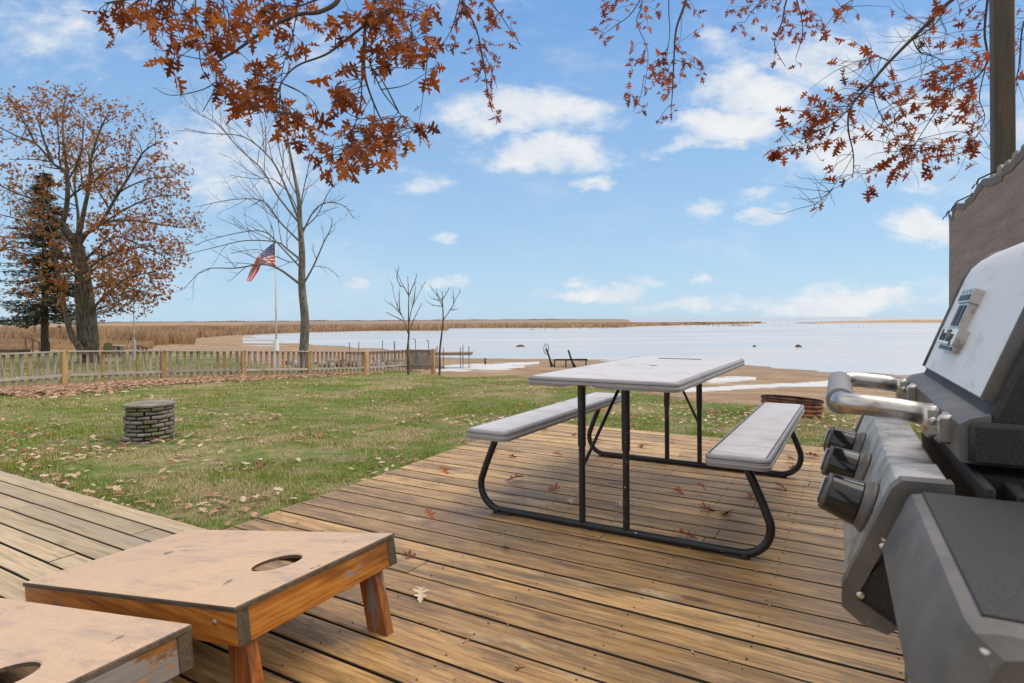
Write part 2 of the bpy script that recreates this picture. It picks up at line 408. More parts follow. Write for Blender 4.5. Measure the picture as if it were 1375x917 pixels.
# ------------------------------------------------------------------ decks
YB = .530
S_ = Vector((math.cos(YB), -math.sin(YB), 0)); L_ = Vector((math.sin(YB), math.cos(YB), 0))
def ab(p): return (p.dot(S_), p.dot(L_))
def plank(mb, a0, a1, b0, b1, z, th=.034, e=.006):
    # rounded-edge board along local X
    prof = [(b0,z-th),(b1,z-th),(b1,z-e),(b1-e*.4,z-e*.35),(b1-e*1.3,z),(b0+e*1.3,z),(b0+e*.4,z-e*.35),(b0,z-e)]
    f0 = len(mb.f); mb.loft([[(a0,b,zz) for b,zz in prof], [(a1,b,zz) for b,zz in prof]])
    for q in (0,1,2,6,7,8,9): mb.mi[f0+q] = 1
E0, E1 = G(317.5,705.5,0), G(643,590.5,0); a0_, b0_ = ab(E0); a1_, b1_ = ab(E1)
def left_at(b): return a0_+(a1_-a0_)*(b-b0_)/(b1_-b0_)
B_FAR = ab(G(740,567,0))[1]
_dw = wood_fn((.67,.44,.205),(.47,.285,.118),(.115,.062,.025), 0, gscale=44, stain=(.15,.10,.05), stain_amt=.8, rough=(.36,.70))
def deck_fn(n):
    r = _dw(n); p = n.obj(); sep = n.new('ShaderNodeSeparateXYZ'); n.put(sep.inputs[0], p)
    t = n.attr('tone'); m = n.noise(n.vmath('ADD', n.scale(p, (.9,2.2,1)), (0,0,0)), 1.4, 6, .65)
    # light painted in: boards darken toward the house, leaving the far ones' sheen paler
    sheen_fade = n.sstep(n.math('ADD', sep.outputs[1], n.math('ADD', n.math('MULTIPLY', n.math('SUBTRACT', m, .5), 2.6), n.math('MULTIPLY', n.math('SUBTRACT', t, .5), .8))), 3.7, 1.5)
    c = n.mix(n.math('MULTIPLY', sheen_fade, .80), r['Base Color'], n.mix(1.0, r['Base Color'], (.78,.70,.55), 'MULTIPLY'))
    off = n.new('ShaderNodeCombineXYZ'); n.put(off.inputs[2], n.math('MULTIPLY', t, 40.0)); pb = n.vmath('ADD', p, off.outputs[0])
    bl = n.sstep(n.noise(n.scale(pb, (3.0,16,1)), 1.0, 8, .78), .50, .62)
    c = n.mix(n.math('MULTIPLY', bl, .62), c, (.125,.088,.045))
    fg = n.sstep(n.noise(n.scale(pb, (9,170,1)), 1.0, 3, .6), .54, .66); c = n.mix(n.math('MULTIPLY', fg, .45), c, (.12,.072,.035))
    gr = n.sstep(n.noise(n.vmath('ADD', n.scale(p, (2.0,7,1)), (7,3,0)), 1.0, 5, .7), .56, .70); c = n.mix(n.math('MULTIPLY', gr, .35), c, (.66,.53,.38))
    r['Base Color'] = c; r['Roughness'] = n.math('SUBTRACT', r['Roughness'], n.math('MULTIPLY', sheen_fade, .10)); return r
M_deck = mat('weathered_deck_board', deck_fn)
M_deck2 = mat('grey_weathered_board', wood_fn((.56,.44,.29),(.45,.34,.21),(.17,.11,.06), 0, gscale=48, stain=(.32,.27,.21), stain_amt=.6, rough=(.45,.8)))
M_edge = mat('gap_shade_edge', base=(.030,.022,.015), rough=.9)  # near-black edges put the shade of the board gaps into the colour
M_dark = mat('dark_screw_head', base=(.03,.028,.026), rough=.5)
mb = MB(); PIT = .1475; BW = .1392; k = 0; b = B_FAR; screws = MB()
while b > -1.9:
    al = left_at(b-BW/2)+rng.uniform(-.006,.006); ar = 5.2
    cuts = [al]; x = al+rng.uniform(1.0, 3.8)
    if 0 < b < 2.2: x = al+ (rng.choice([.75, 1.15, 2.6, 3.4]))
    while x < ar: cuts.append(x); x += rng.choice([2.44, 3.05, 3.66])
    cuts.append(ar)
    for i in range(len(cuts)-1):
        mb.tone = rng.random(); g = .0018
        plank(mb, cuts[i]+(g if i else 0), cuts[i+1]-g, b-BW+rng.uniform(-.0012,.0012), b+rng.uniform(-.0012,.0012), rng.uniform(-.0012,.0012))
    j0 = -6.0
    while j0 < 5.2:
        if j0 > al+.02 and -1 < b < 7:
            for q in (.028, BW-.028):
                screws.lathe([(.0034,-.002),(.0034,.0022)], (j0+rng.uniform(-.006,.006), b-q, 0), 6)
        j0 += .406
    b -= PIT
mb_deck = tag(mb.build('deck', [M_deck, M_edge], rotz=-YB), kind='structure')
sc_ = screws.build('deck_screw', M_dark, mb_deck)
sc_['kind'] = 'stuff'
# edge fascia and joists
fj = MB(); fj.tone = .3
fj.bar((left_at(B_FAR-.02)+.03, B_FAR-.02, -.115), (left_at(-1.9)+.03, -1.9, -.115), .038, .16)
fj.bar((left_at(B_FAR)+.05, B_FAR-.035, -.115), (5.2, B_FAR-.035, -.115), .038, .16)
for j in np.arange(-6, 5.2, .406):
    bb = B_FAR-.06; 
    # joist runs along local Y where the deck is
    lo = -1.9
    # left_at(b)=j -> b limit
    bl = b0_+(j-a0_)*(b1_-b0_)/(a1_-a0_)
    if j > max(left_at(B_FAR), left_at(lo))+.06: fj.bar((j, lo, -.11), (j, bb, -.11), .038, .14)
tag(fj.build('deck_joists', M_deck2, rotz=-YB), kind='structure')
# lower deck, one step down
ZL = -.17
Q0, Q1 = G(0,632,ZL), G(262,705,ZL); bE = (ab(Q0)[1]+ab(Q1)[1])/2
mb = MB(); b = bE
while b > -1.0:
    ar = left_at(b)+.02; cuts = [ -9.0, -9+rng.uniform(1,3)]
    while cuts[-1] < ar-2.6: cuts.append(cuts[-1]+rng.choice([2.44,3.05]))
    cuts = [c for c in cuts if c < ar-.5]+[ar]
    for i in range(len(cuts)-1):
        mb.tone = rng.random()
        plank(mb, cuts[i]+.0015, cuts[i+1]-.0015, b-.1315, b, ZL+rng.uniform(-.0015,.0015))
    b -= .1405
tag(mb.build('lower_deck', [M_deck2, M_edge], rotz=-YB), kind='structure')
# ------------------------------------------------------------------ materials for things
def plastic_fn(c, dirt):
    def fn(n):
        p = n.obj(); a = n.noise(n.scale(p, (3, 3, 3)), 1.6, 6, .62); b = n.noise(p, 190, 3, .6); s = n.noise(n.scale(p, (2,9,9)), 2.0, 5, .6)
        cc = n.mix(n.math('MULTIPLY', n.sstep(a, .48, .70), .55), c, dirt)
        cc = n.mix(n.math('MULTIPLY', n.sstep(s, .56, .68), .38), cc, tuple(x*.6 for x in dirt))
        return {'Base Color': cc, 'Roughness': n.math('MULTIPLY_ADD', a, .35, .28), 'bump': (b, .25, .002)}
    return fn
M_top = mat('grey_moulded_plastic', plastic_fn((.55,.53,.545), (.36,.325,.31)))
M_side = mat('shaded_skirt', plastic_fn((.30,.29,.315), (.22,.205,.21)))  # same plastic as the top, base darkened to paint the sides' shade
M_groove = mat('groove_shade', base=(.10,.10,.115), rough=.7)  # dark colour stands for the shade inside grooves, slot and hole
def blackmetal_fn(n):
    p = n.obj(); a = n.noise(p, 9, 4, .6); sp = n.noise(p, 55, 2, .5)
    c = n.mix(n.sstep(a, .5, .75), (.012,.013,.016), (.03,.03,.032))
    c = n.mix(n.sstep(sp, .73, .76), c, (.45,.45,.47))
    return {'Base Color': c, 'Roughness': n.math('MULTIPLY_ADD', a, .3, .25), 'bump': (sp, .1, .001)}
M_black = mat('black_powder_coat', blackmetal_fn)
M_rubber = mat('black_plastic', base=(.015,.015,.017), rough=.6)

# ------------------------------------------------------------------ picnic table
TX, TY, YAW = .396, 2.822, .526
HT, HB, LT, WT, OB, BWD, INS, FT = .768, .472, 1.80, .765, .755, .262, .135, .635
def rring(hw, l0, l1, r, z, ne=14, nc=5, cx=0, zf=None):
    pts = []
    cor = [(cx+hw-r, l1-r, 0), (cx-hw+r, l1-r, 90), (cx-hw+r, l0+r, 180), (cx+hw-r, l0+r, 270)]
    for i, (px, py, a0) in enumerate(cor):
        for j in range(nc+1):
            a = R(a0+90*j/nc); pts.append((px+r*math.cos(a), py+r*math.sin(a)))
        nx, ny, na = cor[(i+1)%4]; a = R(a0+90); e0 = (px+r*math.cos(a), py+r*math.sin(a)); e1 = (nx+r*math.cos(a), ny+r*math.sin(a))
        for j in range(1, ne): pts.append((e0[0]+(e1[0]-e0[0])*j/ne, e0[1]+(e1[1]-e0[1])*j/ne))
    return [(x, y, zf(x, y, z) if zf else z) for x, y in pts]
def slab(hw, l0, l1, r, zt, depth, cx=0, notch=None, ne=14):
    zf = notch
    side = MB(); top = MB()
    rs = lambda ins, z, f=None: rring(hw-ins, l0+ins, l1-ins, max(r-ins,.004), z, ne, 5, cx, f)
    side.loft([rs(.020, zt-.022), rs(.012, zt-depth, zf), rs(.001, zt-depth+.001, zf), rs(-.003, zt-depth*.66, None), rs(.000, zt-depth*.62), rs(.001, zt-.011), rs(.004, zt-.004), rs(.009, zt-.0012), rs(.0125, zt-.001)], True, False)
    top.loft([rs(.0190, zt-.0055), rs(.0200, zt-.0008), rs(.024, zt), rs(.10, zt-.0006), ], False, True)
    gr = MB(); gr.loft([rs(.0125, zt-.001), rs(.0127, zt-.0072), rs(.0190, zt-.0072), rs(.0190, zt-.0055)], False, False)
    gr.loft([rs(-.0008, zt-.0185), rs(-.0008, zt-.0150)], False, False)  # proud dark strip paints the shade line of a groove in the skirt
    return side, top, gr
tb = empty('picnic_table', (TX, TY, 0), -YAW, 'grey plastic folding picnic table with black tube legs standing on the deck', 'picnic table')
def tnotch(x, y, z):
    if y < .05 and -.17 < x < .02:
        e = min(1, (x+.17)/.035, (.02-x)/.035); return z+.010*max(0, e)
    return z
sd, tp, gr = slab(WT/2, 0, LT, .045, HT, .047, 0, tnotch, 26)
tt = sd.build('tabletop', M_side, tb, auto=50); tp.build('tabletop_surface', M_top, tt, auto=40); gr.build('rim_groove', M_groove, tt)
m = MB(); m.lathe([(.024,HT-.002),(.024,HT+.0006),(.017,HT+.0006),(.017,HT-.004)], (0, LT/2, 0), 24); m.build('umbrella_hole', M_groove, tt)
m = MB(); m.box((-.01, LT*.86, HT+.001), (.30, .010, .006), None, .002); m.build('moulded_slot', M_groove, tt)
for s in (-1, 1):
    sd, tp, gr = slab(BWD/2, -.01, LT-.0, .04, HB, .052, s*(OB-BWD/2))
    bn = sd.build('bench', M_side, tb, auto=50); tp.build('bench_surface', M_top, bn, auto=40); gr.build('rim_groove', M_groove, bn)
def arc(c, r, a0, a1, n_, plane):
    return [Vector(c)+Vector(plane(r*math.cos(R(a0+(a1-a0)*i/n_)), r*math.sin(R(a0+(a1-a0)*i/n_)))) for i in range(n_+1)]
for e, y in ((0, INS), (1, LT-INS)):
    rr_ = .0185; bx = OB-BWD*.46
    pts = []
    for s in (-1, 1):
        seg = [Vector((s*bx*.985, y, HB-.03)), Vector((s*(bx+.030), y, HB-.10)), Vector((s*(bx+.068), y, HB-.19))]
        # lower bend
        cx, cz, r = s*(FT-.02), .02+.125, .125
        bend = []
        for i in range(0, 11):
            a = R(12-102*i/10); bend.append(Vector((cx+s*(r*math.cos(a)), y, cz+r*math.sin(a)*1.0)))
        seg = [seg[0], seg[0].lerp(bend[0], .35)+Vector((s*.003,0,0)), seg[0].lerp(bend[0], .7)+Vector((s*.004,0,0))]+bend
        pts.append(seg)
    path = pts[0]+[Vector((x, y, .02)) for x in (-.4,-.1,.2,.45)]+pts[1][::-1]
    m = MB(); m.tube(path, rr_, 14); fr = m.build('base_rail', M_black, tb, smooth=True)
    for s in (-1, 1):
        m = MB(); m.box((s*(FT-.035), y, .004), (.11, .046, .014), None, .004); m.box((s*(FT-.0), y, .012),(.03,.05,.024),None,.003); m.build('foot', M_rubber, fr)
        m = MB(); m.box((s*bx*.985, y, HB-.034), (.12,.03,.012), None, .002); m.build('bench_bracket', M_black, fr)
    for x in (-.135, .095):
        m = MB(); m.tube([(x, y, .03), (x, y, HT*.56)], .0165, 14); m.tube([(x, y, HT*.54),(x, y, HT*.5402),(x, y, HT-.028)], [.018,.0205,.0205], 16)
        m.lathe([(.004,0),(.004,.0025)], (x+.01, y-.0195, HT*.62), 8, Matrix.Rotation(R(90),3,'X'))
        m.build('post', M_black, tb, auto=60)
    # folding brace from the posts to the middle of the top
    sg = 1 if e == 0 else -1
    m = MB(); m.tube([(-.135, y+.01*sg, HT*.40), (-.02, y+.30*sg, HT-.035)], .0085, 8); m.tube([(.095, y+.01*sg, HT*.40), (-.02, y+.30*sg, HT-.035)], .0085, 8)
    m.box((-.02, y+.30*sg, HT-.03), (.06,.05,.03), None, .004); m.build('folding_brace', M_black, tb, auto=60)
m = MB(); m.tube([(-.27, .09, HT-.05), (-.22,.09,HT-.05)], .008, 8); m.tube([(.0,.2,HT-.035),(.0,LT-.2,HT-.035)], .011, 8); m.build('underframe', M_black, tb)

# ------------------------------------------------------------------ cornhole boards
def boardtop_fn(n):
    p = n.obj(); a = n.noise(p, 3.0, 6, .6); b = n.noise(p, 240, 2, .6); c3 = n.noise(n.scale(p, (1.5,6,1)), 2.2, 6, .65); e = n.noise(n.vmath('ADD', p, (4,9,1)), 5.5, 5, .62)
    c = n.mix(n.sstep(a, .35, .68), (.63,.43,.275), (.57,.40,.28))
    c = n.mix(n.math('MULTIPLY', n.sstep(c3, .50, .72), .70), c, (.38,.285,.25))
    c = n.mix(n.math('MULTIPLY', n.sstep(n.noise(n.scale(p,(1,3,1)), 5.5, 8, .75), .55, .66), .45), c, (.26,.19,.15))
    c = n.mix(n.math('MULTIPLY', n.sstep(b, .42, .62), .30), c, (.28,.21,.17))
    c = n.mix(n.sstep(e, .685, .695), c, (.50,.50,.52))
    c = n.mix(n.math('MULTIPLY', n.sstep(e, .668, .686), .75), c, (.10,.06,.035)); l_ = n.noise(n.scale(p, (2,90,1)), 1.0, 4, .6); c = n.mix(n.math('MULTIPLY', n.sstep(l_, .58, .68), .30), c, (.33,.23,.16))
    return {'Base Color': c, 'Roughness': n.math('MULTIPLY_ADD', a, .3, .42), 'bump': (n.math('ADD', b, n.math('MULTIPLY', e, 2.0)), .35, .003)}
M_btop = mat('peeling_painted_plywood', boardtop_fn)
def stainwood(grey, ax=0):
    def fn(n):
        r = wood_fn((.58,.245,.045),(.42,.145,.022),(.13,.04,.010), ax, gscale=46, stain=(.07,.038,.018), stain_amt=.9, rough=(.35,.6))(n)
        p = n.obj(); t = n.attr('tone'); s1 = [9]*3; s1[ax] = 2.4; s2 = [55]*3; s2[ax] = 3
        g = n.noise(n.scale(p, s1), 1.0, 7, .75); g2 = n.noise(n.scale(p, s2), 1.0, 4, .6)
        gc = n.mix(g2, (.10,.085,.075), (.30,.275,.26))
        f = n.sstep(g, grey-.015, grey+.02)
        return {'Base Color': n.mix(f, r['Base Color'], gc), 'Roughness': n.mix(f, .42, .85), 'bump': r['bump']}
    return fn
M_stain = mat('peeling_orange_stained_wood', stainwood(.60))
M_stain2 = mat('mostly_bare_grey_stained_wood', stainwood(.47, 1)); M_stainY = mat('peeling_orange_end_rail', stainwood(.58, 1))
M_ply = mat('dark_plywood_edge', wood_fn((.13,.095,.06),(.08,.055,.035),(.03,.022,.014), 0, gscale=60, knots=False))
M_steel = mat('dull_steel_bolt', base=(.35,.35,.36), rough=.4, metal=.9)
def cornhole(loc, rz, zh, zl, label, L=1.20, W=.615, grey=False):
    """local x: from the high end to the low end, local y: across. origin on deck under the high end, middle"""
    t = empty('cornhole_board', loc, rz, label, 'cornhole board', 'cornhole boards on the deck')
    sl_ = math.atan2(zh-zl, L); Mt = Matrix.Rotation(sl_, 3, 'Y'); base = Vector((0, 0, zh))
    def tr(p): return Mt@Vector(p)+base
    TH = .013
    hx, hr = .225, .0765; nseg = 48
    def rect(a, grow=0):
        dx, dy = math.cos(a), math.sin(a); x0, x1, y0, y1 = -hx, L-hx, -W/2, W/2
        tt_ = min([ (x1/dx if dx > 1e-9 else 9), (x0/dx if dx < -1e-9 else 9), (y1/dy if dy > 1e-9 else 9), (y0/dy if dy < -1e-9 else 9)])
        return (dx*tt_+hx, dy*tt_)
    angs = [2*math.pi*i/nseg for i in range(nseg)]+[math.atan2(sy*W/2, x-hx)%(2*math.pi) for x in (0, L) for sy in (-1,1)]
    angs = sorted(angs); N = len(angs)
    def wob(x, y, k): return .0016*math.sin(x*23+k)+.0012*math.sin(x*57+y*31)
    outer = [rect(a) for a in angs]; inner = [(hx+hr*math.cos(a), hr*math.sin(a)) for a in angs]
    def ring(pp, z, s=0): return [tr((x, y, z)) for x, y in pp]
    shr = [(x+(.004 if x < .001 else (-.004 if x > L-.001 else 0)), y*(1-.006)) for x, y in outer]
    mm = MB()
    mm.loft([ring(inner, -.003), ring([(hx+(hr+.003)*math.cos(a), (hr+.003)*math.sin(a)) for a in angs], 0), ring([((i[0]*.5+o[0]*.5), (i[1]*.5+o[1]*.5)) for i, o in zip(inner, outer)], .0002), ring(shr, 0)], False, False)
    top = mm.build('board_top', M_btop, t)
    m2 = MB(); m2.loft([ring(shr, 0), ring(outer, -.003), ring(outer, -TH), ring(inner, -TH), ring(inner, -.003)], False, False)
    m2.build('plywood_edge', M_ply, top)
    D = .088; fw = .036; z0 = -TH-.0005; k = 0
    def rail(name, a, b, m_, tone, blk=None):
        q = MB(); q.tone = tone
        A = tr(a); B = tr(b); q.bar(A, B, fw, D, up=Mt@Vector((0,0,1)), bev=.003)
        return q.build(name, m_, t, auto=40)
    zc = z0-D/2; ins = .003
    rail('end_rail', (fw/2+ins, -W/2+fw+.001, zc), (fw/2+ins, W/2-fw-.001, zc), M_stain2 if grey else M_stainY, .35)
    rail('end_rail', (L-fw/2-ins, -W/2+fw+.001, zc), (L-fw/2-ins, W/2-fw-.001, zc), M_stainY, .6)
    for s in (-1, 1):
        r_ = rail('side_rail', (ins, s*(W/2-fw/2-ins), zc), (L-ins, s*(W/2-fw/2-ins), zc), M_stain, .45+.2*s)
        # end grain blocks weathered dark
        q = MB(); q.tone = .2; A = tr((ins-.0016, s*(W/2-fw/2-ins), zc)); B = tr((ins+.0, s*(W/2-fw/2-ins), zc)); q.bar(A, B, fw*.97, D*.97, up=Mt@Vector((0,0,1))); q.build('end_grain', M_ply, r_)
        # leg: bolted inside the side rail, foot splayed out past the high end
        lg = MB(); lg.tone = .3+.3*(s>0)
        topc = Vector((.075, s*(W/2-fw*1.5-ins-.004), zh-.035-.01)); foot = Vector((.010, topc.y, .0))
        dirv = (topc-foot).normalized(); 
        # sheared so its foot sits flat on the deck
        wx = .044; vs = []
        for zz, cxx in ((.0, foot.x), (.03, foot.x+(topc.x-foot.x)*.03/topc.z), (topc.z*.6, foot.x+(topc.x-foot.x)*.6), (topc.z, topc.x)):
            b_ = .003
            vs.append([(cxx-wx, topc.y-fw/2+b_, zz), (cxx-wx+b_, topc.y-fw/2, zz), (cxx+wx-b_, topc.y-fw/2, zz), (cxx+wx, topc.y-fw/2+b_, zz), (cxx+wx, topc.y+fw/2-b_, zz), (cxx+wx-b_, topc.y+fw/2, zz), (cxx-wx+b_, topc.y+fw/2, zz), (cxx-wx, topc.y+fw/2-b_, zz)])
        lg.loft(vs)
        lg_o = lg.build('leg', M_legw, t, auto=40)
        bl = MB(); c_ = tr((.095, s*(W/2-ins-.0005), zc+.012))
        Mb = Mt@Matrix.Rotation(R(-90*s), 3, 'X')
        bl.lathe([(.0085,0),(.0085,.0015),(.006,.0045),(.001,.006)], c_, 16, Mb)
        bl.build('carriage_bolt', M_steel, r_, smooth=True)
    return t
def legw_fn(n):
    r = wood_fn((.50,.17,.03),(.33,.09,.015),(.12,.035,.01), 2, gscale=42, stain=(.10,.075,.05), stain_amt=.4, rough=(.35,.6))(n)
    p = n.obj(); g = n.noise(n.scale(p, (9,9,2.2)), 1.0, 6, .7); gc = n.mix(n.noise(n.scale(p,(60,60,4)),1.0,4,.6), (.12,.10,.09), (.33,.30,.28))
    f = n.sstep(g, .545, .57); return {'Base Color': n.mix(f, r['Base Color'], gc), 'Roughness': .5, 'bump': r['bump']}
M_legw = mat('peeling_red_stained_leg', legw_fn)
def place_corn(A, B, zh, zl, label, grey=False):
    mid = (A+B)/2; d = (B-A); ax = math.atan2(d.y, d.x)    # local y should point from A to B
    return cornhole((mid.x, mid.y, 0), ax-R(90), zh, zl, label, grey=grey)
# low end lies to the left: local +x must point left -> y axis from B to A
A1, B1 = G(309, 819, .315), G(533, 714, .315)
place_corn(B1, A1, .315, .125, 'cornhole board showing its whole round hole and orange stained front legs')
E_ = G(258, 838, .305); dAB = (B1-A1).normalized(); dd = Matrix.Rotation(R(1.0), 3, 'Z')@dAB
A2 = E_-dd*.615
place_corn(E_, A2, .305, .12, 'cornhole board cut off at the left bottom corner, grey peeling high end rail', grey=True)

# ------------------------------------------------------------------ gas grill
GY = math.atan2(1123-U0, F)
Nn = G(1204.5, 642, .875)
gl = empty('gas_grill', (Nn.x, Nn.y, 0), -GY, 'silver and black gas grill with knobs on the deck, closest to the camera', 'grill')
# local axes: x = towards the back of the grill, y = along its width away from the camera
# local x -> (cos GY, -sin GY): that is the back direction; fronts face local -x
def castfn(n):
    p = n.obj(); b = n.noise(p, 650, 2, .6); a = n.noise(p, 7, 4, .6); 
    return {'Base Color': n.mix(n.sstep(b,.40,.75), n.mix(a, (.010,.011,.016), (.026,.025,.028)), (.045,.043,.046)), 'Roughness': n.math('MULTIPLY_ADD', a, .25, .48), 'Specular IOR Level': .35, 'bump': (b, .4, .0015)}
M_cast = mat('black_cast_metal', castfn)
def greyfn(n):
    p = n.obj(); b = n.noise(p, 300, 2, .6); a = n.noise(p, 9, 5, .6); sp = n.noise(p, 45, 2, .5)
    c = n.mix(n.sstep(a,.3,.7), (.075,.072,.070), (.165,.155,.150)); c = n.mix(n.math('MULTIPLY', n.sstep(n.noise(p, 120, 3, .7), .6, .75), .5), c, (.24,.23,.22)); c = n.mix(n.sstep(sp, .74, .77), c, (.7,.7,.7))
    return {'Base Color': c, 'Roughness': n.math('MULTIPLY_ADD', a, .25, .40), 'Metallic': .25, 'bump': (b, .12, .001)}
M_grey = mat('grey_painted_metal', greyfn)
def silverfn(n):
    p = n.obj(); a = n.noise(p, 8, 5, .65); b = n.noise(n.scale(p, (400,2,400)), 1.0, 2, .5); s = n.noise(n.scale(p,(4,4,14)), 2.5, 5, .6)
    c = n.mix(a, (.66,.645,.645), (.78,.765,.765)); c = n.mix(n.math('MULTIPLY', n.sstep(s,.55,.7), .35), c, (.36,.34,.33))
    return {'Base Color': c, 'Metallic': .40, 'Roughness': n.math('MULTIPLY_ADD', a, .30, .32), 'bump': (b, .05, .0006)}
M_silver = mat('brushed_stainless', silverfn)
def chromefn(n):
    p = n.obj(); a = n.noise(p, 30, 5, .65)
    return {'Base Color': n.mix(n.sstep(a,.5,.7), (.50,.48,.46), (.22,.185,.16)), 'Metallic': 1.0, 'Roughness': n.math('MULTIPLY_ADD', a, .40, .14)}
M_chrome = mat('weathered_chrome', chromefn)
def panelfn(n):
    r = silverfn(n); p = n.obj(); a = n.noise(p, 26, 6, .7); s = n.noise(n.scale(p, (3,12,12)), 3.0, 6, .7)
    c = n.mix(n.math('MULTIPLY', n.sstep(a, .40, .62), .7), n.mix(1.0, r['Base Color'], (.62,.62,.62), 'MULTIPLY'), (.17,.17,.175)); c = n.mix(n.math('MULTIPLY', n.sstep(s, .58, .68), .6), c, (.09,.088,.088))
    r['Base Color'] = c; return r
M_panel = mat('stained_steel_panel', panelfn)
M_gloss = mat('glossy_black_knob', base=(.010,.012,.016), rough=.12)
M_grip = mat('grey_rubber_grip', base=(.20,.20,.21), rough=.55)
M_void = mat('near_black', base=(.006,.006,.006), rough=.8)  # plain near-black shared by firebox, hoist, seam, plate hole and stack core
M_text = mat('dark_lettering', base=(.02,.02,.025), rough=.5)
M_white = mat('pale_enamel', base=(.72,.74,.77), rough=.25)
Y0l, Y1l = .068, .655; T0 = .073
lid = MB()
prof = [(-.004,.884),(-.006,.905),(-.005,.928),(.002,.933),(.016,.936),(.022,.945),(.092,1.128),(.104,1.148),(.125,1.163),(.16,1.170),(.36,1.170),(.42,1.14),(.46,1.05),(.47,.93),(.47,.884)]
def lidring(y, s=1.0, cx=.2, cz=.884, dz=0): return [(T0+cx+(x-cx)*s, y, cz+(z-cz)*s) for x, z in prof]
lid.loft([lidring(Y0l+.0, .955), lidring(Y0l+.004, .985), lidring(Y0l+.014, 1.0), lidring(Y0l+.06,1.0)], True, False)
lid.loft([lidring(Y1l-.06,1.0), lidring(Y1l-.014,1.0), lidring(Y1l-.004,.985), lidring(Y1l,.955)], False, True)
lo = lid.build('lid', M_cast, gl, auto=35)
bd = MB(); bd.loft([lidring(Y0l+.06,1.0), lidring(Y1l-.06,1.0)], False, False); bd.build('lid_body', M_cast, lo, auto=35)
lip = MB(); 
def liprow(y, off): return [(T0-.004-off, y, .886),(T0-.006-off, y, .905),(T0-.005-off, y, .9285),(T0+.002, y, .933+off),(T0+.021, y, .938+off),(T0+.021,y,.93),(T0+.01,y,.90),(T0+.01,y,.886)]
lip.loft([liprow(Y0l-.004,.003), liprow(Y1l+.003,.003)]); lip.build('lid_lip', M_grey, lo, auto=40)
# side lip of the near end cap
lip = MB(); lip.box((T0+.235, Y0l-.006, .909), (.47, .014, .048), None, .005); lip.build('lid_lip', M_cast, lo, auto=40)
# stainless front panel, 3 mm proud
pn = MB(); ys = [Y0l+.036, Y0l+.05, Y1l-.035, Y1l-.022]
P_ = [(.0245,.9535),(.050,1.0205),(.088,1.1195),(.0985,1.1400),(.113,1.154),(.131,1.1655),(.20,1.1745)]
def off(p, d): return (p[0]-d*.93, p[1]+d*.36)
def prow(y, d, i0=0, i1=7): return [(T0+off(P_[i],d)[0], y, off(P_[i],d)[1]) for i in range(i0, i1)]
rows = [prow(ys[0],.0), prow(ys[0]+.001,.0040), prow(ys[1],.0045), prow(ys[2],.0045), prow(ys[3]-.001,.0040), prow(ys[3],.0)]
nP = len(P_); vs = [p for r in rows for p in r]; fs = [(i*nP+k, i*nP+k+1, (i+1)*nP+k+1, (i+1)*nP+k) for i in range(5) for k in range(nP-1)]
pn.add(vs, fs); pn.add([(T0+off(P_[0],0)[0], ys[0], P_[0][1]),(T0+off(P_[0],0)[0], ys[3], P_[0][1]),(T0+off(P_[0],.0045)[0], ys[3], P_[0][1]),(T0+off(P_[0],.0045)[0], ys[0], P_[0][1])],[(0,1,2,3)])
pn.build('front_panel', M_silver, lo, auto=40)
# dark gap line round the far side of the panel and grey rounded frame
gp = MB(); gp.tube([(T0+off(p,.0015)[0], ys[3]+.003, off(p,.0015)[1]) for p in P_], .0025, 6); gp.build('panel_seam', M_void, lo, smooth=True)
gp = MB(); gp.tube([(T0+off(p,-.001)[0], ys[3]+.012, off(p,-.001)[1]) for p in P_], .0085, 10); gp.build('end_trim', M_grey, lo, smooth=True); gp = MB(); gp.tube([(T0+off(p,-.002)[0], ys[0]-.013, off(p,-.002)[1]) for p in P_], .012, 12); gp.build('end_trim', M_grey, lo, smooth=True)
# badge: tower with a lettered banner
def onpanel(s, y, d):          # s: distance up the slanted panel, y along, d proud
    ux, uz = .3600, .9330; ln = math.hypot(ux, uz); ux /= ln; uz /= ln
    return Vector((T0+.0245+ux*s-uz*(d+.0045), y, .9535+uz*s+ux*(d+.0045)))
yb = .43
bg_ = MB()
def pbox(mb, s0, s1, y0, y1, d0, d1):
    vs = [onpanel(s, y, d) for d in (d0, d1) for s, y in ((s0,y0),(s1,y0),(s1,y1),(s0,y1))]
    mb.add(vs, [(0,1,2,3),(7,6,5,4),(0,4,5,1),(1,5,6,2),(2,6,7,3),(3,7,4,0)])
pbox(bg_, .050, .078, yb-.080, yb+.080, 0, .014); pbox(bg_, .040,.052, yb-.066, yb+.066, 0,.010)
pbox(bg_, .0785, .122, yb-.040, yb+.040, 0, .012); pbox(bg_, .1222, .138, yb-.050, yb+.050, 0, .015)
for q in (-.042, -.014, .014, .042): pbox(bg_, .1382, .145, yb+q-.009, yb+q+.009, 0, .015)
bgo = bg_.build('badge', M_chrome, lo)
bw_ = MB(); pbox(bw_, .0515, .0765, yb-.078, yb+.078, .0141, .0152); bwo = bw_.build('badge_banner', M_white, lo)
bk = MB(); pbox(bk, .083,.118, yb-.030, yb-.004, .0121,.0132); pbox(bk, .083,.118, yb+.004, yb+.030, .0121,.0132); pbox(bk, .126,.135, yb-.044, yb+.044,.0151,.0160); pbox(bk,.0415,.048,yb-.060,yb+.060,.0101,.0110); bk.build('badge_inlay', M_text, lo)
fc = bpy.data.curves.new('lettering', 'FONT'); fc.body = 'Broil King'; fc.size = .030; fc.extrude = .0004; fc.align_x = 'CENTER'; fc.align_y = 'CENTER'
fo = bpy.data.objects.new('t', fc); scene.collection.objects.link(fo); bpy.context.view_layer.update()
me = bpy.data.meshes.new_from_object(fo.evaluated_get(bpy.context.evaluated_depsgraph_get())); bpy.data.objects.remove(fo)
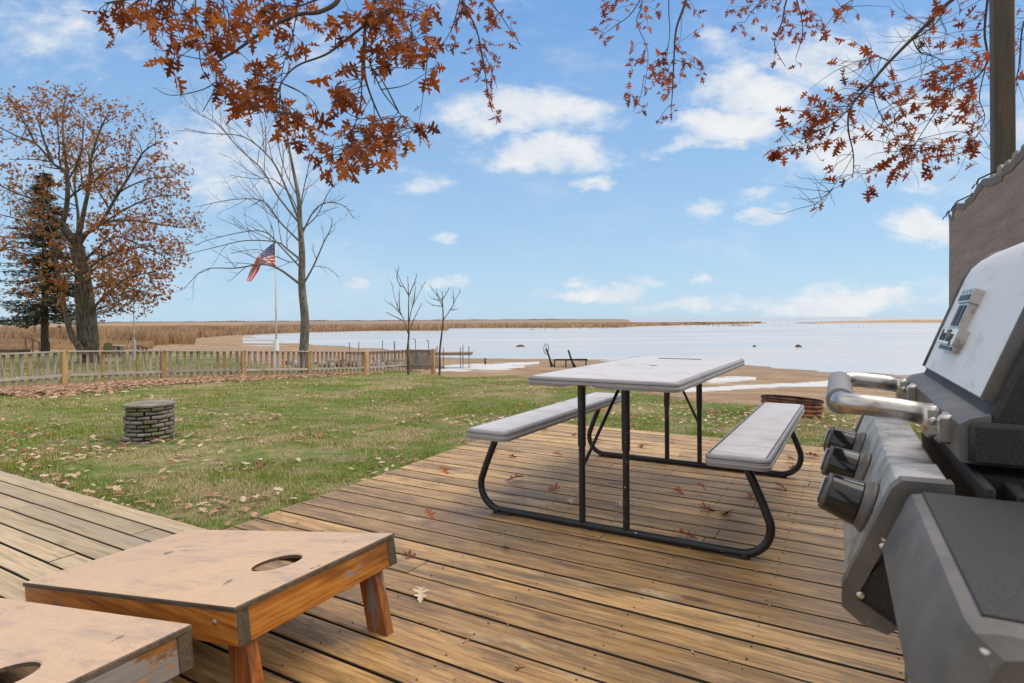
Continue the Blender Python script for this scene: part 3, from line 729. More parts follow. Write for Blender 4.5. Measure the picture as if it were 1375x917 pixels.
for v in me.vertices:
    x, y, z = v.co; v.co = onpanel(.0640+y, yb-x, .0157+z)
me.materials.clear(); me.materials.append(M_text); to = bpy.data.objects.new('lettering', me); scene.collection.objects.link(to); to.parent = lo
# handle
hz = .934
for y in (.145, .515):
    m = MB(); m.box((T0-.012, y, .912), (.022, .040, .036), None, .004); m.box((T0-.026, y, .920), (.020,.036,.040), None, .005); m.lathe([(.0001,.0022),(.004,.0015),(.005,0)], (T0-.026, y-.0205, .922), 12, Matrix.Rotation(R(90),3,'X'), False); m.build('handle_bracket', M_chrome, lo, auto=40)
m = MB()
def elbow(y, sgn): return [Vector((T0-.020, y, .926)), Vector((T0-.060, y, .932)), Vector((T0-.096, y, hz+.001))]+[Vector((T0-.096-.030*math.sin(R(a)), y+sgn*.030*(1-math.cos(R(a))), hz+.001)) for a in (20,40,60,75,90)]
m.tube(elbow(.145, 1)+[Vector((T0-.126, .20, hz)), Vector((T0-.126, .46, hz))]+elbow(.515, -1)[::-1], .0138, 18)
ho = m.build('handle', M_chrome, gl, smooth=True)
m = MB(); m.tube([(T0-.126,.180,hz),(T0-.126,.1802,hz),(T0-.126,.4798,hz),(T0-.126,.48,hz)], [.012,.0185,.0185,.012], 22); m.build('grip', M_grip, ho, auto=50)
# firebox
m = MB(); m.loft([[(.098,y,.70),(.085,y,.874),(.5,y,.874),(.49,y,.70)] for y in (.055,.65)]); m.build('firebox', M_void, gl)
m = MB(); m.bar((.080,-.005,.866),(.080,.648,.866), .010, .020, bev=.002); m.bar((.110,-.0,.855),(.110,.648,.855), .014,.03,bev=.002)
m.build('firebox_rim', M_cast, gl, auto=40)
# control panel: ledge, sloping face, end caps. x is back, so the face runs to negative x as it drops
fx0, fz0, fx1, fz1 = .0, .872, -.050, .728
m = MB(); ys = [(.012),( .10), (.115), (.235),(.25), (.648)]
rows = []
for i, y in enumerate(ys):
    dz = -.006 if 2 <= i <= 3 else 0
    rows.append([(fx1+.045, y, fz1-.03),(fx1+.003, y, fz1-.006),(fx1, y, fz1+.008),(fx0-.004,y,fz0-.010),(fx0, y, fz0-.002+dz*.3),(fx0+.005,y,fz0+dz*.5),(fx0+.047,y,fz0+.002+dz),(fx0+.050,y,fz0-.006),(fx0+.050,y,fz0-.03)])
m.loft(rows); cp = m.build('control_panel', M_panel, gl, auto=40)
m = MB()
def capring(y, s):
    pp = [(fx1+.040, fz1-.024),(fx1+.016,fz1-.018),(fx1-.004,fz1-.002),(fx1-.004,fz1+.02),(fx0-.006,fz0-.008),(fx0+.004,fz0+.003),(fx0+.050,fz0+.004),(fx0+.052,fz0-.022),(fx0+.008,fz0-.026),(fx1+.010,fz1+.010),(fx1+.050,fz1-.014)]
    return [(x, y, z) for x, z in pp]
for ya, yb_ in ((-.008,.014),(.646,.664)):
    m = MB(); m.loft([capring(ya,1), capring(yb_,1)]); m.build('end_cap', M_grey, cp, auto=30)
m = MB(); m.loft([[(fx1+.035,y,fz1-.018),(fx1+.006,y,fz1+.01),(fx0+.028,y,fz0-.028),(.12,y,fz0-.03),(.12,y,fz1-.03)] for y in (-.002,.004)])
ip = m.build('inner_plate', M_cast, cp)
m = MB(); m.lathe([(.011,0),(.011,.002)], (fx1+.062, -.004, fz1+.018), 16, Matrix.Rotation(R(90),3,'X')); m.build('plate_hole', M_void, cp)
m = MB(); m.tube([(fx1+.10,-.010,fz1-.018),(fx1+.15,-.05,fz1-.012)], .0045, 8); m.build('hinge_pin', M_chrome, cp, smooth=True)
fn_ = Vector((-(fz0-fz1), 0, (fx0-fx1))); fn_ = Vector((-.953, 0, .303))
for y in (.098, .285, .470):
    c = Vector((fx0+(fx1-fx0)*.42, y, fz0+(fz1-fz0)*.42))+fn_*.002
    Mk = fn_.to_track_quat('Z','Y').to_matrix()
    m = MB(); m.lathe([(.033,0),(.033,.003),(.029,.008),(.028,.012)], c, 28, Mk); bez = m
    m = MB(); m.lathe([(.026,.010),(.0285,.014),(.0275,.022),(.0245,.046),(.0225,.052),(.016,.0535)], c, 28, Mk)
    q = fn_; m.bar(c+fn_*.050-Mk@Vector((0,.019,0)), c+fn_*.050+Mk@Vector((0,.019,0)), .012, .012, up=fn_, bev=.003)
    mk = MB(); mk.bar(c+fn_*.0568-Mk@Vector((0,.004,0)), c+fn_*.0568+Mk@Vector((0,.018,0)), .003, .0012, up=fn_)
    rg = MB(); rg.lathe([(.0232,.0485),(.0242,.0475),(.0236,.0515),(.0222,.0530)], c, 28, Mk, False)  # ring added to draw the light reflected along the knob's front edge
    kb = m.build('knob', M_gloss, gl, auto=35); bez.build('bezel', M_grey, kb, auto=30); mk.build('pointer_mark', M_white, kb); rg.build('rim_glint', M_grey, kb, smooth=True)
for y_, x_, z_ in ((-.0085, .006, .845), (-.0085, -.040, .742), (-.0085, -.018, .80)):
    m = MB(); m.lathe([(.0001,.0022),(.003,.0018),(.0042,0)], (x_+.004, y_, z_), 12, Matrix.Rotation(R(90),3,'X'), False); m.build('screw', M_chrome, cp, smooth=True)
# near side shelf
m = MB()
sh = [(-.016,.804),(.006,.858),(.011,.8655),(.022,.868),(.44,.868),(.45,.86),(.45,.80)]
def sr(y, s=1, dz=0): return [(.0+x*(s)+(1-s)*.22, y, z-dz) for x, z in sh]
m.loft([sr(-.345,.93,.010), sr(-.335,.985,.002), sr(-.322,1,0), sr(-.035,1,0), sr(-.022,1,.001)], True, True)
so_ = m.build('side_shelf', M_shelf if 'M_shelf' in globals() else M_grey, gl, auto=25)
m = MB(); m.box((.229, -.172, .8687), (.418, .292, .002), None, .0008); m.build('shelf_top', M_cast, so_, auto=30)
# cart below
for x in (.075, .44):
    for y in (.03, .62):
        m = MB(); m.box((x, y, .37), (.035,.035,.66), None, .004); m.build('leg', M_grey if x < .1 else M_cast, gl, auto=40)
m = MB(); m.box((.23,.325,.15), (.46,.62,.02), None, .004); m.build('bottom_shelf', M_cast, gl, auto=40)
m = MB(); m.box((.066,.325,.42), (.012,.55,.46), None, .003); m.build('cart_door', M_silver, gl, auto=40)
for y in (.03, .62):
    m = MB(); m.lathe([(.03,-.012),(.034,-.008),(.034,.008),(.03,.012)], (.44,y,.034), 20, Matrix.Rotation(R(90),3,'X')); m.build('wheel', M_rubber, gl, auto=40)
    m = MB(); m.lathe([(.018,0),(.018,.045)], (.075,y,0), 14); m.build('foot', M_rubber, gl, auto=40)
# ------------------------------------------------------------------ privacy fence with screen, tall post
M_oldwood = mat('silvered_fence_board', wood_fn((.40,.35,.28),(.27,.225,.175),(.09,.07,.05), 2, gscale=24, stain=(.13,.11,.085), stain_amt=.5))
M_post = mat('brown_treated_post', wood_fn((.10,.072,.050),(.062,.044,.030),(.022,.016,.011), 2, gscale=26, stain=(.05,.04,.03), stain_amt=.5))
def screen_fn(n):
    p = n.obj(); a = n.noise(n.scale(p, (1,.6,9)), 2.0, 6, .65)
    sep = n.new('ShaderNodeSeparateXYZ'); n.put(sep.inputs[0], p)
    zz = n.math('ADD', sep.outputs[2], n.math('MULTIPLY', n.noise(n.scale(p,(3,3,3)),1.0,3,.5), .004))
    l = n.math('SINE', n.math('MULTIPLY', zz, 620.0)); q = n.math('SINE', n.math('MULTIPLY', sep.outputs[1], 900.0))
    fl = n.noise(n.scale(p, (60,60,230)), 1.0, 4, .7)
    f = n.math('ADD', n.math('MULTIPLY', l, .10), n.math('MULTIPLY', fl, .95))
    c = n.ramp(n.math('ADD', n.math('MULTIPLY', a, .35), n.math('MULTIPLY', f, .65)), [(.15,(.060,.048,.043)),(.42,(.20,.162,.145)),(.62,(.36,.31,.28))])
    return {'Base Color': c, 'Roughness': .95, 'bump': (f, .5, .004)}
M_screen = mat('woven_shade_cloth', screen_fn)
M_hem = mat('grey_cloth_hem', base=(.16,.15,.155), rough=.9)
FEND = G(1281, 275, 1.72)                      # far end of the fence, top
pf = empty('privacy_fence', (FEND.x, FEND.y, 0), -GY, 'tall silvered board fence behind the grill at the right edge', 'fence')
# local y runs away from the camera, so the fence runs to -y; local x is to the right
m = MB(); y = -.30; k = 0
while y > -2.9:
    z = 1.735+rng.uniform(-.008,.008)-(.02 if k == 0 else 0); w_ = .135; m.tone = rng.random()
    lx = rng.uniform(-.003,.003)
    m.loft([[(xx,y-w_,-.25),(xx,y,-.25),(xx,y,z-.045),(xx,y-.03,z-.004),(xx,y-.045,z),(xx,y-w_+.045,z),(xx,y-w_+.03,z-.004),(xx,y-w_,z-.045)] for xx in (.032+lx,.050+lx)])
    y -= .1425; k += 1
m.build('board_panel', M_oldwood, pf)
for z in (1.45,.75,.1):
    m = MB(); m.box((.075,-1.47,z), (.038,2.94,.088), None, .003); m.build('rail', M_post, pf)
m = MB(); m.box((.04,.0,.72), (.09,.09,1.97), None, .004); m.build('post', M_post, pf)
m = MB(); m.box((.052,-.25,.85),(.02,.02,1.78)); m.build('board_edge', M_post, pf)
# cloth hung on the camera side
sc2 = empty('privacy_screen', (FEND.x, FEND.y, 0), -GY, 'taupe woven shade cloth tied along the tall board fence', 'privacy screen')
def hem_z(y):       # height of the cloth edge at -y metres from the end
    ties = [(0,1.69),(.34,1.668+.015),(.92,1.69),(2.0,1.70),(3.1,1.69),(4.3,1.69)]
    for (a,za),(b,zb) in zip(ties, ties[1:]):
        if a <= y <= b:
            t = (y-a)/(b-a); sag = .055 if b-a < .5 else (.048 if b-a<.8 else .06); return za+(zb-za)*t-sag*4*t*(1-t)
    return 1.69
ny, nz = 220, 46; V = []
for i in range(ny+1):
    y = 2.95*i/ny; zt = hem_z(y)
    for j in range(nz+1):
        t = j/nz; z = -.2+(zt+.2)*t
        wv = .005*math.sin(y*17+.9*math.sin(z*3))+.009*math.sin(y*5.3+z*1.4)*(1-t*.2)+.004*math.sin(y*33+z*5)*t
        V.append((-.030+wv-.01*(1-t), -y, z))
i = np.arange(ny)[:,None]*(nz+1)+np.arange(nz)[None,:]
Fc = np.stack([i, i+1, i+nz+2, i+nz+1], -1).reshape(-1,4)
o = npmesh('cloth', V, Fc, M_screen, tone=np.full(len(V), .5), parent=sc2, smooth=True)
V2 = []
for i in range(ny+1):
    b = V[i*(nz+1)+nz]; z0 = b[2]
    for q in ((-.004,-.032),(-.006,0),(0,.004),(.004,-.032)): V2.append((b[0]+q[0], b[1], z0+q[1]))
m = MB(); m.loft([V2[i*4:i*4+4] for i in range(ny+1)]); m.build('hem', M_hem, sc2)
for y in (.03,.34,.92,2.0):
    m = MB(); z = hem_z(y)-.012
    m.tube([(-.045,-y,z-.01),(-.038,-y-.012,z+.012),(.03,-y,z+.045)], .004, 6); m.tube([(-.05,-y+.004,z-.008),(-.058,-y+.02,z-.025)], .003, 6); m.build('tie', M_rubber, sc2)
pp = PY(1346.5, 200, 3.15)
tp_ = MB(); tp_.box((0,0,1.6), (.0915,.0915,3.7), None, .005)
o = tp_.build('wooden_post', M_post, None, auto=40); o.location = (pp.x, pp.y, 0); o.rotation_euler.z = -GY
tag(o, 'tall dark brown square post rising out of the top right behind the fence boards', 'post')

# ------------------------------------------------------------------ stacked stone planter
def stone_fn(n):
    p = n.obj(); t = n.attr('tone'); a = n.noise(p, 14, 5, .65); b = n.noise(p, 60, 4, .6); g = n.noise(p, 5, 4, .6)
    c = n.mix(n.math('ADD', n.math('MULTIPLY', t, .6), n.math('MULTIPLY', a, .4)), (.085,.075,.058), (.29,.26,.23))
    c = n.mix(n.math('MULTIPLY', n.sstep(g, .50, .64), .7), c, (.10,.11,.025))
    return {'Base Color': c, 'Roughness': .9, 'bump': (b, .6, .01)}
M_stone = mat('mossy_stone', stone_fn)
sp = lawn_at(201, 596); sp.x *= (sp.y+.26)/sp.y; ps = empty('stone_stack', (sp.x, sp.y+.26, gz1(sp.x, sp.y+.26)-.01), .2, 'short round stack of thin mossy stones standing on the lawn', 'stone stack')
rad = .262; hh = .425/9; nb = 11
for c in range(9):
    m = MB()
    for i in range(nb):
        a0 = 2*math.pi*(i+.5*(c%2))/nb; a1 = a0+2*math.pi/nb*rng.uniform(.86,.94); a0 += rng.uniform(-.03,.03); m.tone = rng.random()**1.3*1.25; r1 = rad*(1.0+.02*math.sin(c*1.7)-.006*c*0)+rng.uniform(-.020,.014); r0 = r1-.11
        z0 = c*hh; z1 = z0+hh-.004-rng.uniform(0,.012); am = (a0+a1)/2; e = .012
        def pt(r,a,z): return (r*math.cos(a), r*math.sin(a), z)
        m.loft([[pt(r0,a0,z),pt(r1-ee,a0,z),pt(r1+.006-ee,am,z),pt(r1-ee,a1,z),pt(r0,a1,z),pt(r0,am,z)] for z, ee in ((z0+.002,.012),(z0+.010,0),(z1-.010,0),(z1,.010))])
    m.build('stone_course', M_stone, ps, auto=30)
m = MB()
for i in range(8):
    a0 = 2*math.pi*i/8; a1 = a0+2*math.pi/8*.985; am=(a0+a1)/2; m.tone = .6+.4*rng.random()
    m.loft([[(.012*math.cos(am),.012*math.sin(am),z),((rad+.006+e)*math.cos(a0),(rad+.006+e)*math.sin(a0),z),((rad+.012+e)*math.cos(am),(rad+.012+e)*math.sin(am),z),((rad+.006+e)*math.cos(a1),(rad+.006+e)*math.sin(a1),z)] for z, e in ((.426,0),(.445,.003),(.452,-.004))])
m.build('cap_stones', M_stone, ps)
m = MB(); m.lathe([(rad-.06,0),(rad-.06,.425)], (0,0,0), 16); m.build('core_fill', M_void, ps)

# ------------------------------------------------------------------ fire ring
def rust_fn(n):
    p = n.obj(); a = n.noise(p, 9, 6, .65); b = n.noise(p, 60, 3, .6)
    return {'Base Color': n.ramp(a, [(.35,(.045,.022,.016)),(.5,(.19,.065,.035)),(.65,(.33,.13,.075))]), 'Roughness': .85, 'bump': (b,.3,.003)}
M_rust = mat('rusted_steel', rust_fn)
fp = lawn_at(1062, 563); frx, fry = fp.x*(fp.y+.44)/fp.y, fp.y+.44
fr_ = empty('fire_ring', (frx, fry, gz1(frx, fry)-.03), 0, 'rusty corrugated steel fire ring on the grass behind the right bench', 'fire ring')
fr_.rotation_euler = (R(-1.5), R(4.0), 0)
prof = []; r0 = .41
for i in range(49):
    z = .27*i/48; prof.append((r0+.011*math.sin(i/48*2*math.pi*4.5), z))
prof2 = [(r-.004, z) for r, z in prof][::-1]
m = MB(); m.lathe(prof+prof2, (0,0,0), 64, None, False); m.build('ring_wall', M_rust, fr_, smooth=True)
m = MB(); m.tube([((r0+.002)*math.cos(a),(r0+.002)*math.sin(a),.275) for a in np.linspace(0,2*math.pi,65)], .011, 8, False); m.build('rolled_rim', M_void, fr_, smooth=True)
m = MB(); m.lathe([(.39,.0),(.39,.03)], (0,0,0), 32); m.build('ash_bed', M_void, fr_)

# ------------------------------------------------------------------ low picket fence
M_newpost = mat('tan_treated_post', wood_fn((.52,.34,.165),(.40,.25,.115),(.20,.11,.05), 2, gscale=20, stain=(.25,.15,.08), stain_amt=.4))
M_rail = mat('silver_grey_rail', wood_fn((.50,.455,.42),(.40,.36,.33),(.18,.155,.14), 0, gscale=20, stain=(.30,.27,.25), stain_amt=.4))
def picket_fn(n):
    p = n.obj(); t = n.attr('tone'); a = n.noise(n.scale(p, (14,14,1.5)), 2.0, 5, .65)
    c = n.ramp(t, [(.0,(.33,.30,.28)),(.55,(.36,.30,.25)),(.7,(.36,.21,.12)),(1.0,(.40,.22,.115))])
    c = n.mix(n.sstep(a, .40, .66), c, (.14,.105,.08)); return {'Base Color': c, 'Roughness': .85, 'bump': (a,.3,.01)}
M_picket = mat('weathered_picket', picket_fn)
posts_px = [(-48,528),(86,516.5),(219,509.8),(327,507),(415,504.8),(491,502),(550,497.5),(581.5,498)]
PFH = [ .90,.88,.88,.88,.88,.90,.90,.90]
Yp = [F*.9/h for h in (52,46.2,40.2,37.2,34.2,31.0,29.0,29.3)]
pfn = empty('picket_fence', (0,0,0), 0, 'low weathered picket fence with tan posts crossing the lawn to the shore', 'fence')
PP = []
for (u, v), y in zip(posts_px, Yp):
    p = PY(u, v, y); PP.append(p)
for i, p in enumerate(PP):
    m = MB(); m.tone = rng.random(); ang = 0
    q = PP[min(i+1, len(PP)-1)]-PP[max(i-1,0)]; ang = math.atan2(q.y, q.x)
    wd = .115 if i != 5 else .20
    if i == 5: m.lathe([(.135,-.4),(.135,.88),(.12,.90)], (0,0,0), 20)
    else: m.box((0,0,.25), (.135,.135,1.31), None, .008)
    o = m.build('post', M_newpost, pfn, auto=40); o.location = p; o.rotation_euler.z = ang
for i in range(len(PP)-1):
    a, b = PP[i].copy(), PP[i+1].copy(); d = (b-a); L = math.hypot(d.x, d.y); ang = math.atan2(d.y, d.x); sl2 = d.z/L
    m = MB(); m.tone = rng.random()
    def zr(x): return sl2*x
    hgt = .87
    m.bar((.04,-.045,hgt), (L-.04,-.045,hgt+zr(L)), .10, .038, bev=.004)
    o = m.build('rail', M_rail, pfn, auto=40); o.location = a; o.rotation_euler.z = ang; m = MB(); m.tone = rng.random()
    m.bar((.05,-.035,.245), (L-.05,-.035,.245+zr(L)), .038, .075, bev=.004)
    o = m.build('rail', M_rail, pfn, auto=40); o.location = a; o.rotation_euler.z = ang
    m = MB(); npk = max(9, int(L/.195)) if i != 6 else 9; np_ = npk
    for k in range(np_):
        x = .10+(L-.2)*(k+.5)/np_; w_ = .082+rng.uniform(-.008,.008); m.tone = rng.random() if rng.random() < .5 else rng.random()*.5
        lean = rng.uniform(-.006,.006); zt = hgt-.02+zr(x); zb = .045+zr(x)+rng.uniform(-.02,.02)
        m.loft([[(x-w_/2+q*lean,yy,z) ,(x+w_/2+q*lean,yy,z),(x+w_/2+q*lean,yy+.02,z),(x-w_/2+q*lean,yy+.02,z)] for z,q,yy in ((zb,0,-.012),(zt,1,-.012))])
    o = m.build('picket_panel', M_picket, pfn); o.location = a; o.rotation_euler.z = ang

# ------------------------------------------------------------------ flagpole and flag
FY = 27.0
M_pole = mat('pale_painted_pole', base=(.55,.56,.60), rough=.35)
fb = lawn_at(371, 492); base = PY(371, 487, FY); base.z = gz1(base.x, base.y)
ztop = PY(371, 326, FY).z
fpole = empty('flagpole', base, 0, 'thin pale flagpole with a white base standing beyond the picket fence', 'flagpole')
m = MB(); m.tube([(0,0,0),(0,0,ztop-base.z)], [.040,.024], 12); m.build('pole', M_pole, fpole, smooth=True)
m = MB(); m.lathe([(.001,-.055),(.04,-.04),(.055,0),(.04,.04),(.001,.055)], (0,0,ztop-base.z+.05), 14); m.build('finial', mat('gilt_ball', base=(.55,.45,.25), rough=.3, metal=.6), fpole, smooth=True)
m = MB(); m.box((0,0,.40),(.19,.16,.82),None,.02); m.lathe([(.13,0),(.10,.5)],(0,0,.78),12); m.build('base', mat('white_pole_base', base=(.72,.73,.76), rough=.5), fpole, auto=40)
m = MB(); m.tube([(.04,.03,.9),(.035,.03,ztop-base.z-.05)], .006, 5); m.build('halyard', M_pole, fpole)
# flag surface: keys of top and bottom edge in photo pixels along the fly
keyT = [(370,324),(362,330),(353,337.5),(345,345),(340,353),(334,365),(330.5,378)]
keyB = [(370,357.5),(363,355),(356,353.5),(350,356),(347,362),(342,370),(336.5,378)]
def flagpt(s, t, d=0):
    x = s*6; i = min(int(x), 5); f = x-i
    def cr(K):
        g = lambda k: np.array(K[max(0,min(6,k))], float)
        p0,p1,p2,p3 = g(i-1),g(i),g(i+1),g(i+2)
        return .5*((2*p1)+(-p0+p2)*f+(2*p0-5*p1+4*p2-p3)*f*f+(-p0+3*p1-3*p2+p3)*f**3)
    b_ = max(0, min(1, (s-.30)/.35)); c_ = t+b_*.17*math.sin(4*math.pi*t+.6)-b_*.17*math.sin(.6)*(1-2*t)*0; c_ = (c_+.02*b_)/(1+.04*b_)
    uv = cr(keyT)*(1-c_)+cr(keyB)*c_
    yy = FY-.02+.13*math.sin(s*9+t*2.2)*min(1,s*3)+d-.10*s+b_*.06*math.cos(4*math.pi*t+.6)
    return PY(uv[0], uv[1], yy)
M_red = mat('flag_red', base=(.70,.02,.035), rough=.8); M_wht = mat('flag_white', base=(.78,.75,.76), rough=.8); M_blu = mat('flag_blue', base=(.05,.08,.28), rough=.8)
fl = empty('flag', PY(370,340,FY), 0, 'red white and blue stars and stripes flag drooping from the flagpole', 'flag')
inv = Vector(fl.location)
def strip(s0, s1, t0, t1, n_s=24, n_t=2, d=0):
    m = MB(); g = [[flagpt(s0+(s1-s0)*i/n_s, t0+(t1-t0)*j/n_t, d)-inv for j in range(n_t+1)] for i in range(n_s+1)]
    V = [p for r in g for p in r]; k = n_t+1
    m.add(V, [(i*k+j, i*k+j+1, (i+1)*k+j+1, (i+1)*k+j) for i in range(n_s) for j in range(n_t)]); return m
for i in range(13):
    m = strip(.40 if i < 7 else 0, 1, i/13, (i+1)/13); m.build('stripe', M_red if i%2 == 0 else M_wht, fl, smooth=True)
m = strip(0, .40, 0, 7/13, 12, 10); ca = m.build('canton', M_blu, fl, smooth=True)
m = MB()
for r_i in range(9):
    for c_i in range(6 if r_i%2 == 0 else 5):
        s0 = .40*((c_i+1) if r_i%2 else (c_i+.5))/6.0; t0 = 7/13*(r_i+.7)/9.4
        for d in (-.006,.006):
            vs = [flagpt(s0+.016*math.sin(2*math.pi*k/10)*(1 if k%2 == 0 else .42)*1.0, t0-.026*math.cos(2*math.pi*k/10)*(1 if k%2 == 0 else .42), d)-inv for k in range(10)]
            m.add(vs, [tuple(range(10))])
m.build('stars', M_wht, ca)

# ------------------------------------------------------------------ shore furniture
M_wet = mat('dark_wet_wood', wood_fn((.20,.15,.11),(.14,.10,.075),(.05,.035,.03), 0, gscale=20))
M_gpipe = mat('galvanised_pipe', base=(.22,.20,.20), rough=.55, metal=.5)
M_plank = mat('pinkish_dock_board', wood_fn((.40,.29,.23),(.31,.21,.16),(.14,.10,.08), 0, gscale=16))
def dock(label, a, b, posts, wid=1.1):
    """a, b: ends of the walkway (world); posts: fractions"""
    t = empty('pipe_dock', a, 0, label, 'dock', 'pipe docks by the shore')
    d = (b-a); L = math.hypot(d.x,d.y); ang = math.atan2(d.y,d.x); t.rotation_euler.z = ang
    m = MB(); m.tone = .5; x = 0
    while x < L: m.tone = rng.random(); m.box((x+.065,0,0),(.12,wid,.035)); x += .14
    m.bar((0,-wid/2,-.06),(L,-wid/2,-.06),.04,.10); m.bar((0,wid/2,-.06),(L,wid/2,-.06),.04,.10); m.build('walkway', M_plank, t)
    for f, s, h, hook in posts:
        m = MB(); m.tube([(L*f, s*(wid/2+.04), -1.0),(L*f, s*(wid/2+.04), h)], .024, 6)
        if hook: m.tube([(L*f, s*(wid/2+.04), h),(L*f-.05, s*(wid/2+.04), h+.10),(L*f-.16, s*(wid/2+.04), h+.09)], .03, 6)
        m.build('pipe_post', M_gpipe, t)
za = -.72
A_ = PY(470, 471.5, 33); B_ = PY(574, 467.5, 35)
A_.z = B_.z = za
dock('narrow pipe dock seen over the picket fence, left of the two slim trees', PY(470,0,32.5)*1.0 if 0 else Vector((A_.x, A_.y, za)), Vector((B_.x, B_.y, za)), [(.02,1,.55,0),(.08,-1,.6,0),(.44,1,.6,0),(.52,-1,.62,0),(.60,1,.45,0),(.71,-1,.42,0),(.88,1,.55,1),(.97,-1,.5,1)])
A_ = PY(578, 473.5, 29.5); B_ = PY(634, 471.8, 29.5)
dock('short pipe dock standing over the puddles right of the slimmest tree', A_, B_, [(.13,1,.30,0),(.16,-1,.25,0),(.34,-1,.28,0),(.76,1,.35,0),(.74,-1,.28,0),(.94,-1,.32,0)], .9)
# boat hoist
hb = lawn_at(765, 489); HYh = 30.0
hh_ = empty('boat_hoist', (PY(765,480,HYh).x, HYh, -1.35), 0, 'dark metal boat hoist with a winch wheel on the beach beyond the table', 'boat hoist')
def hp(u, v, y=HYh): return PY(u, v, y)-Vector(hh_.location)
m = MB(); m.tube([hp(745,483),hp(788,483)], .045, 6); m.tube([hp(745,483,31.6),hp(788,482.5,31.6)], .045, 6)
for u in (745,758,771,788): m.bar(hp(u,483.3), hp(u,483,31.6), .09,.05)
m.build('frame', M_void, hh_)
for u, v in ((745,497),(760,494),(787,492)):
    m = MB(); m.tube([hp(u,483),hp(u-.5,v+4)], .035, 6); m.build('leg', M_void, hh_)
m = MB(); m.tube([hp(733.5,468),hp(738,481),hp(741.5,498)], .05, 6); m.tube([hp(738,484),hp(748,498)], .035, 6); m.build('winch_post', M_void, hh_)
m = MB(); m.tube([hp(763,470),hp(769,488),hp(772,496)], .05, 6); m.tube([hp(769,486),hp(775,496)], .035, 6); m.build('winch_post', M_void, hh_)
m = MB(); c = hp(733.5,468.5); ra, rb = 3.6/F*HYh, 6.8/F*HYh
m.tube([c+Vector((ra*math.cos(a), .2*math.cos(a), rb*math.sin(a))) for a in np.linspace(0,2*math.pi,33)], .014, 5, False)
for a in np.linspace(0, math.pi, 4)[:-1]: 
    q = Vector((ra*math.cos(a), .2*math.cos(a), rb*math.sin(a))); m.tube([c-q, c+q], .007, 4)
m.build('winch_wheel', M_void, hh_)
# rocks
def rock(loc, r, label, flat=.6, group=None, mat_=None):
    m = MB(); rings = []; sd = rng.random()*50
    for j in range(7):
        ph = math.pi*j/6; rr2 = math.sin(ph)
        rings.append([(r*(rr2*math.cos(a)+.001*math.cos(a))*(1+.35*(vnoise(a*1.3+sd, j*.8+sd)-.5)), r*.8*(rr2*math.sin(a)+.001*math.sin(a))*(1+.3*(vnoise(a*1.7+sd, j*.7)-.5)), -r*flat*math.cos(ph)*(1+.2*(vnoise(a+sd,j)-.5))) for a in np.linspace(0,2*math.pi,12,endpoint=False)])
    m.tone = rng.random(); m.loft(rings); o = m.build('rock', mat_ or M_stone, None, smooth=False); o.location = loc
    return tag(o, label, 'rock', group)
M_drock = mat('dark_shore_rock', lambda n: {'Base Color': n.mix(n.noise(n.obj(),6,5,.6),(.035,.03,.028),(.14,.10,.08)), 'Roughness': .8})
def wl(u, v): return G(u, v, WL)
rock(wl(699,465.5), .42, 'dark rock lying in the shallows above the left end of the table', .45, mat_=M_drock)
rock(wl(1013,465.5), .17, 'small dark rock in open water, left one of the pair right of the table', .9, mat_=M_drock)
rock(wl(1072,466), .28, 'brownish rock in open water, right one of the pair right of the table', .8, mat_=M_drock)
M_lrock = mat('pale_bank_rock', lambda n: {'Base Color': n.mix(n.noise(n.obj(),5,5,.6),(.16,.14,.12),(.50,.46,.43)), 'Roughness': .85})
for i in range(46):
    u = 388+ (560-388)*((i*0.618)%1); v = rng.uniform(479,496)-(u-400)*.01
    p = PY(u, v, rng.uniform(27.5,30.5)); p.z = gz1(p.x,p.y)+.08
    rock(p, rng.uniform(.13,.30), 'rock of the bank seen through the pickets of the low fence', rng.uniform(.55,.8), 'rocks along the bank behind the picket fence', M_lrock if rng.random() < .6 else M_drock)
m = MB(); m.box((0,0,.12),(.10,.08,.28),None,.02); m.lathe([(.06,.26),(.06,.30),(.02,.34)],(0,0,0),10)
o = m.build('marker_post', mat('dark_green_paint', base=(.02,.05,.02), rough=.5), None, auto=40); p = lawn_at(651.5,489); o.location = p; tag(o, 'tiny dark green marker post on the beach left of the boat hoist', 'marker post')
# far left: posts, steps, cabinet
M_iron = mat('black_iron', base=(.015,.015,.017), rough=.5)
LY = 37.0
def gp_(u, y): p = PY(u, 470, y); p.z = gz1(p.x, p.y); return p
b = gp_(64.5, LY); t = empty('lamp_post', b, 0, 'thin black post with a thick sleeve, far left behind the big oak', 'lamp post', 'lamp posts in the neighbouring yard')
m = MB(); m.lathe([(.11,0),(.11,.62),(.07,.70)], (0,0,0), 12); m.build('sleeve', M_iron, t)
m = MB(); zt = PY(0,352,LY).z-b.z; m.tube([(0,0,.6),(0,0,zt)], .035, 8); m.build('pole', M_iron, t)
m = MB(); m.lathe([(.05,0),(.16,.08),(.16,.32),(.20,.34),(.05,.5)], (0,0,zt), 8); m.build('lantern', M_iron, t)
b = gp_(180, 29.0); t = empty('lamp_post', b, 0, 'pale grey post topped by a lantern right of the big oak trunk', 'lamp post', 'lamp posts in the neighbouring yard')
M_gp = mat('grey_painted_pole', base=(.36,.36,.40), rough=.5)
m = MB(); m.lathe([(.075,0),(.075,.82),(.055,.90)], (0,0,0), 12); m.build('sleeve', M_gp, t)
m = MB(); zt = PY(0,357,29).z-b.z; m.tube([(0,0,.8),(0,0,zt)], .026, 8); m.build('pole', M_gp, t)
m = MB(); m.lathe([(.04,0),(.10,.05),(.12,.30),(.17,.33),(.16,.38),(.03,.46)], (0,0,zt), 8); m.build('lantern', M_gp, t, auto=40)
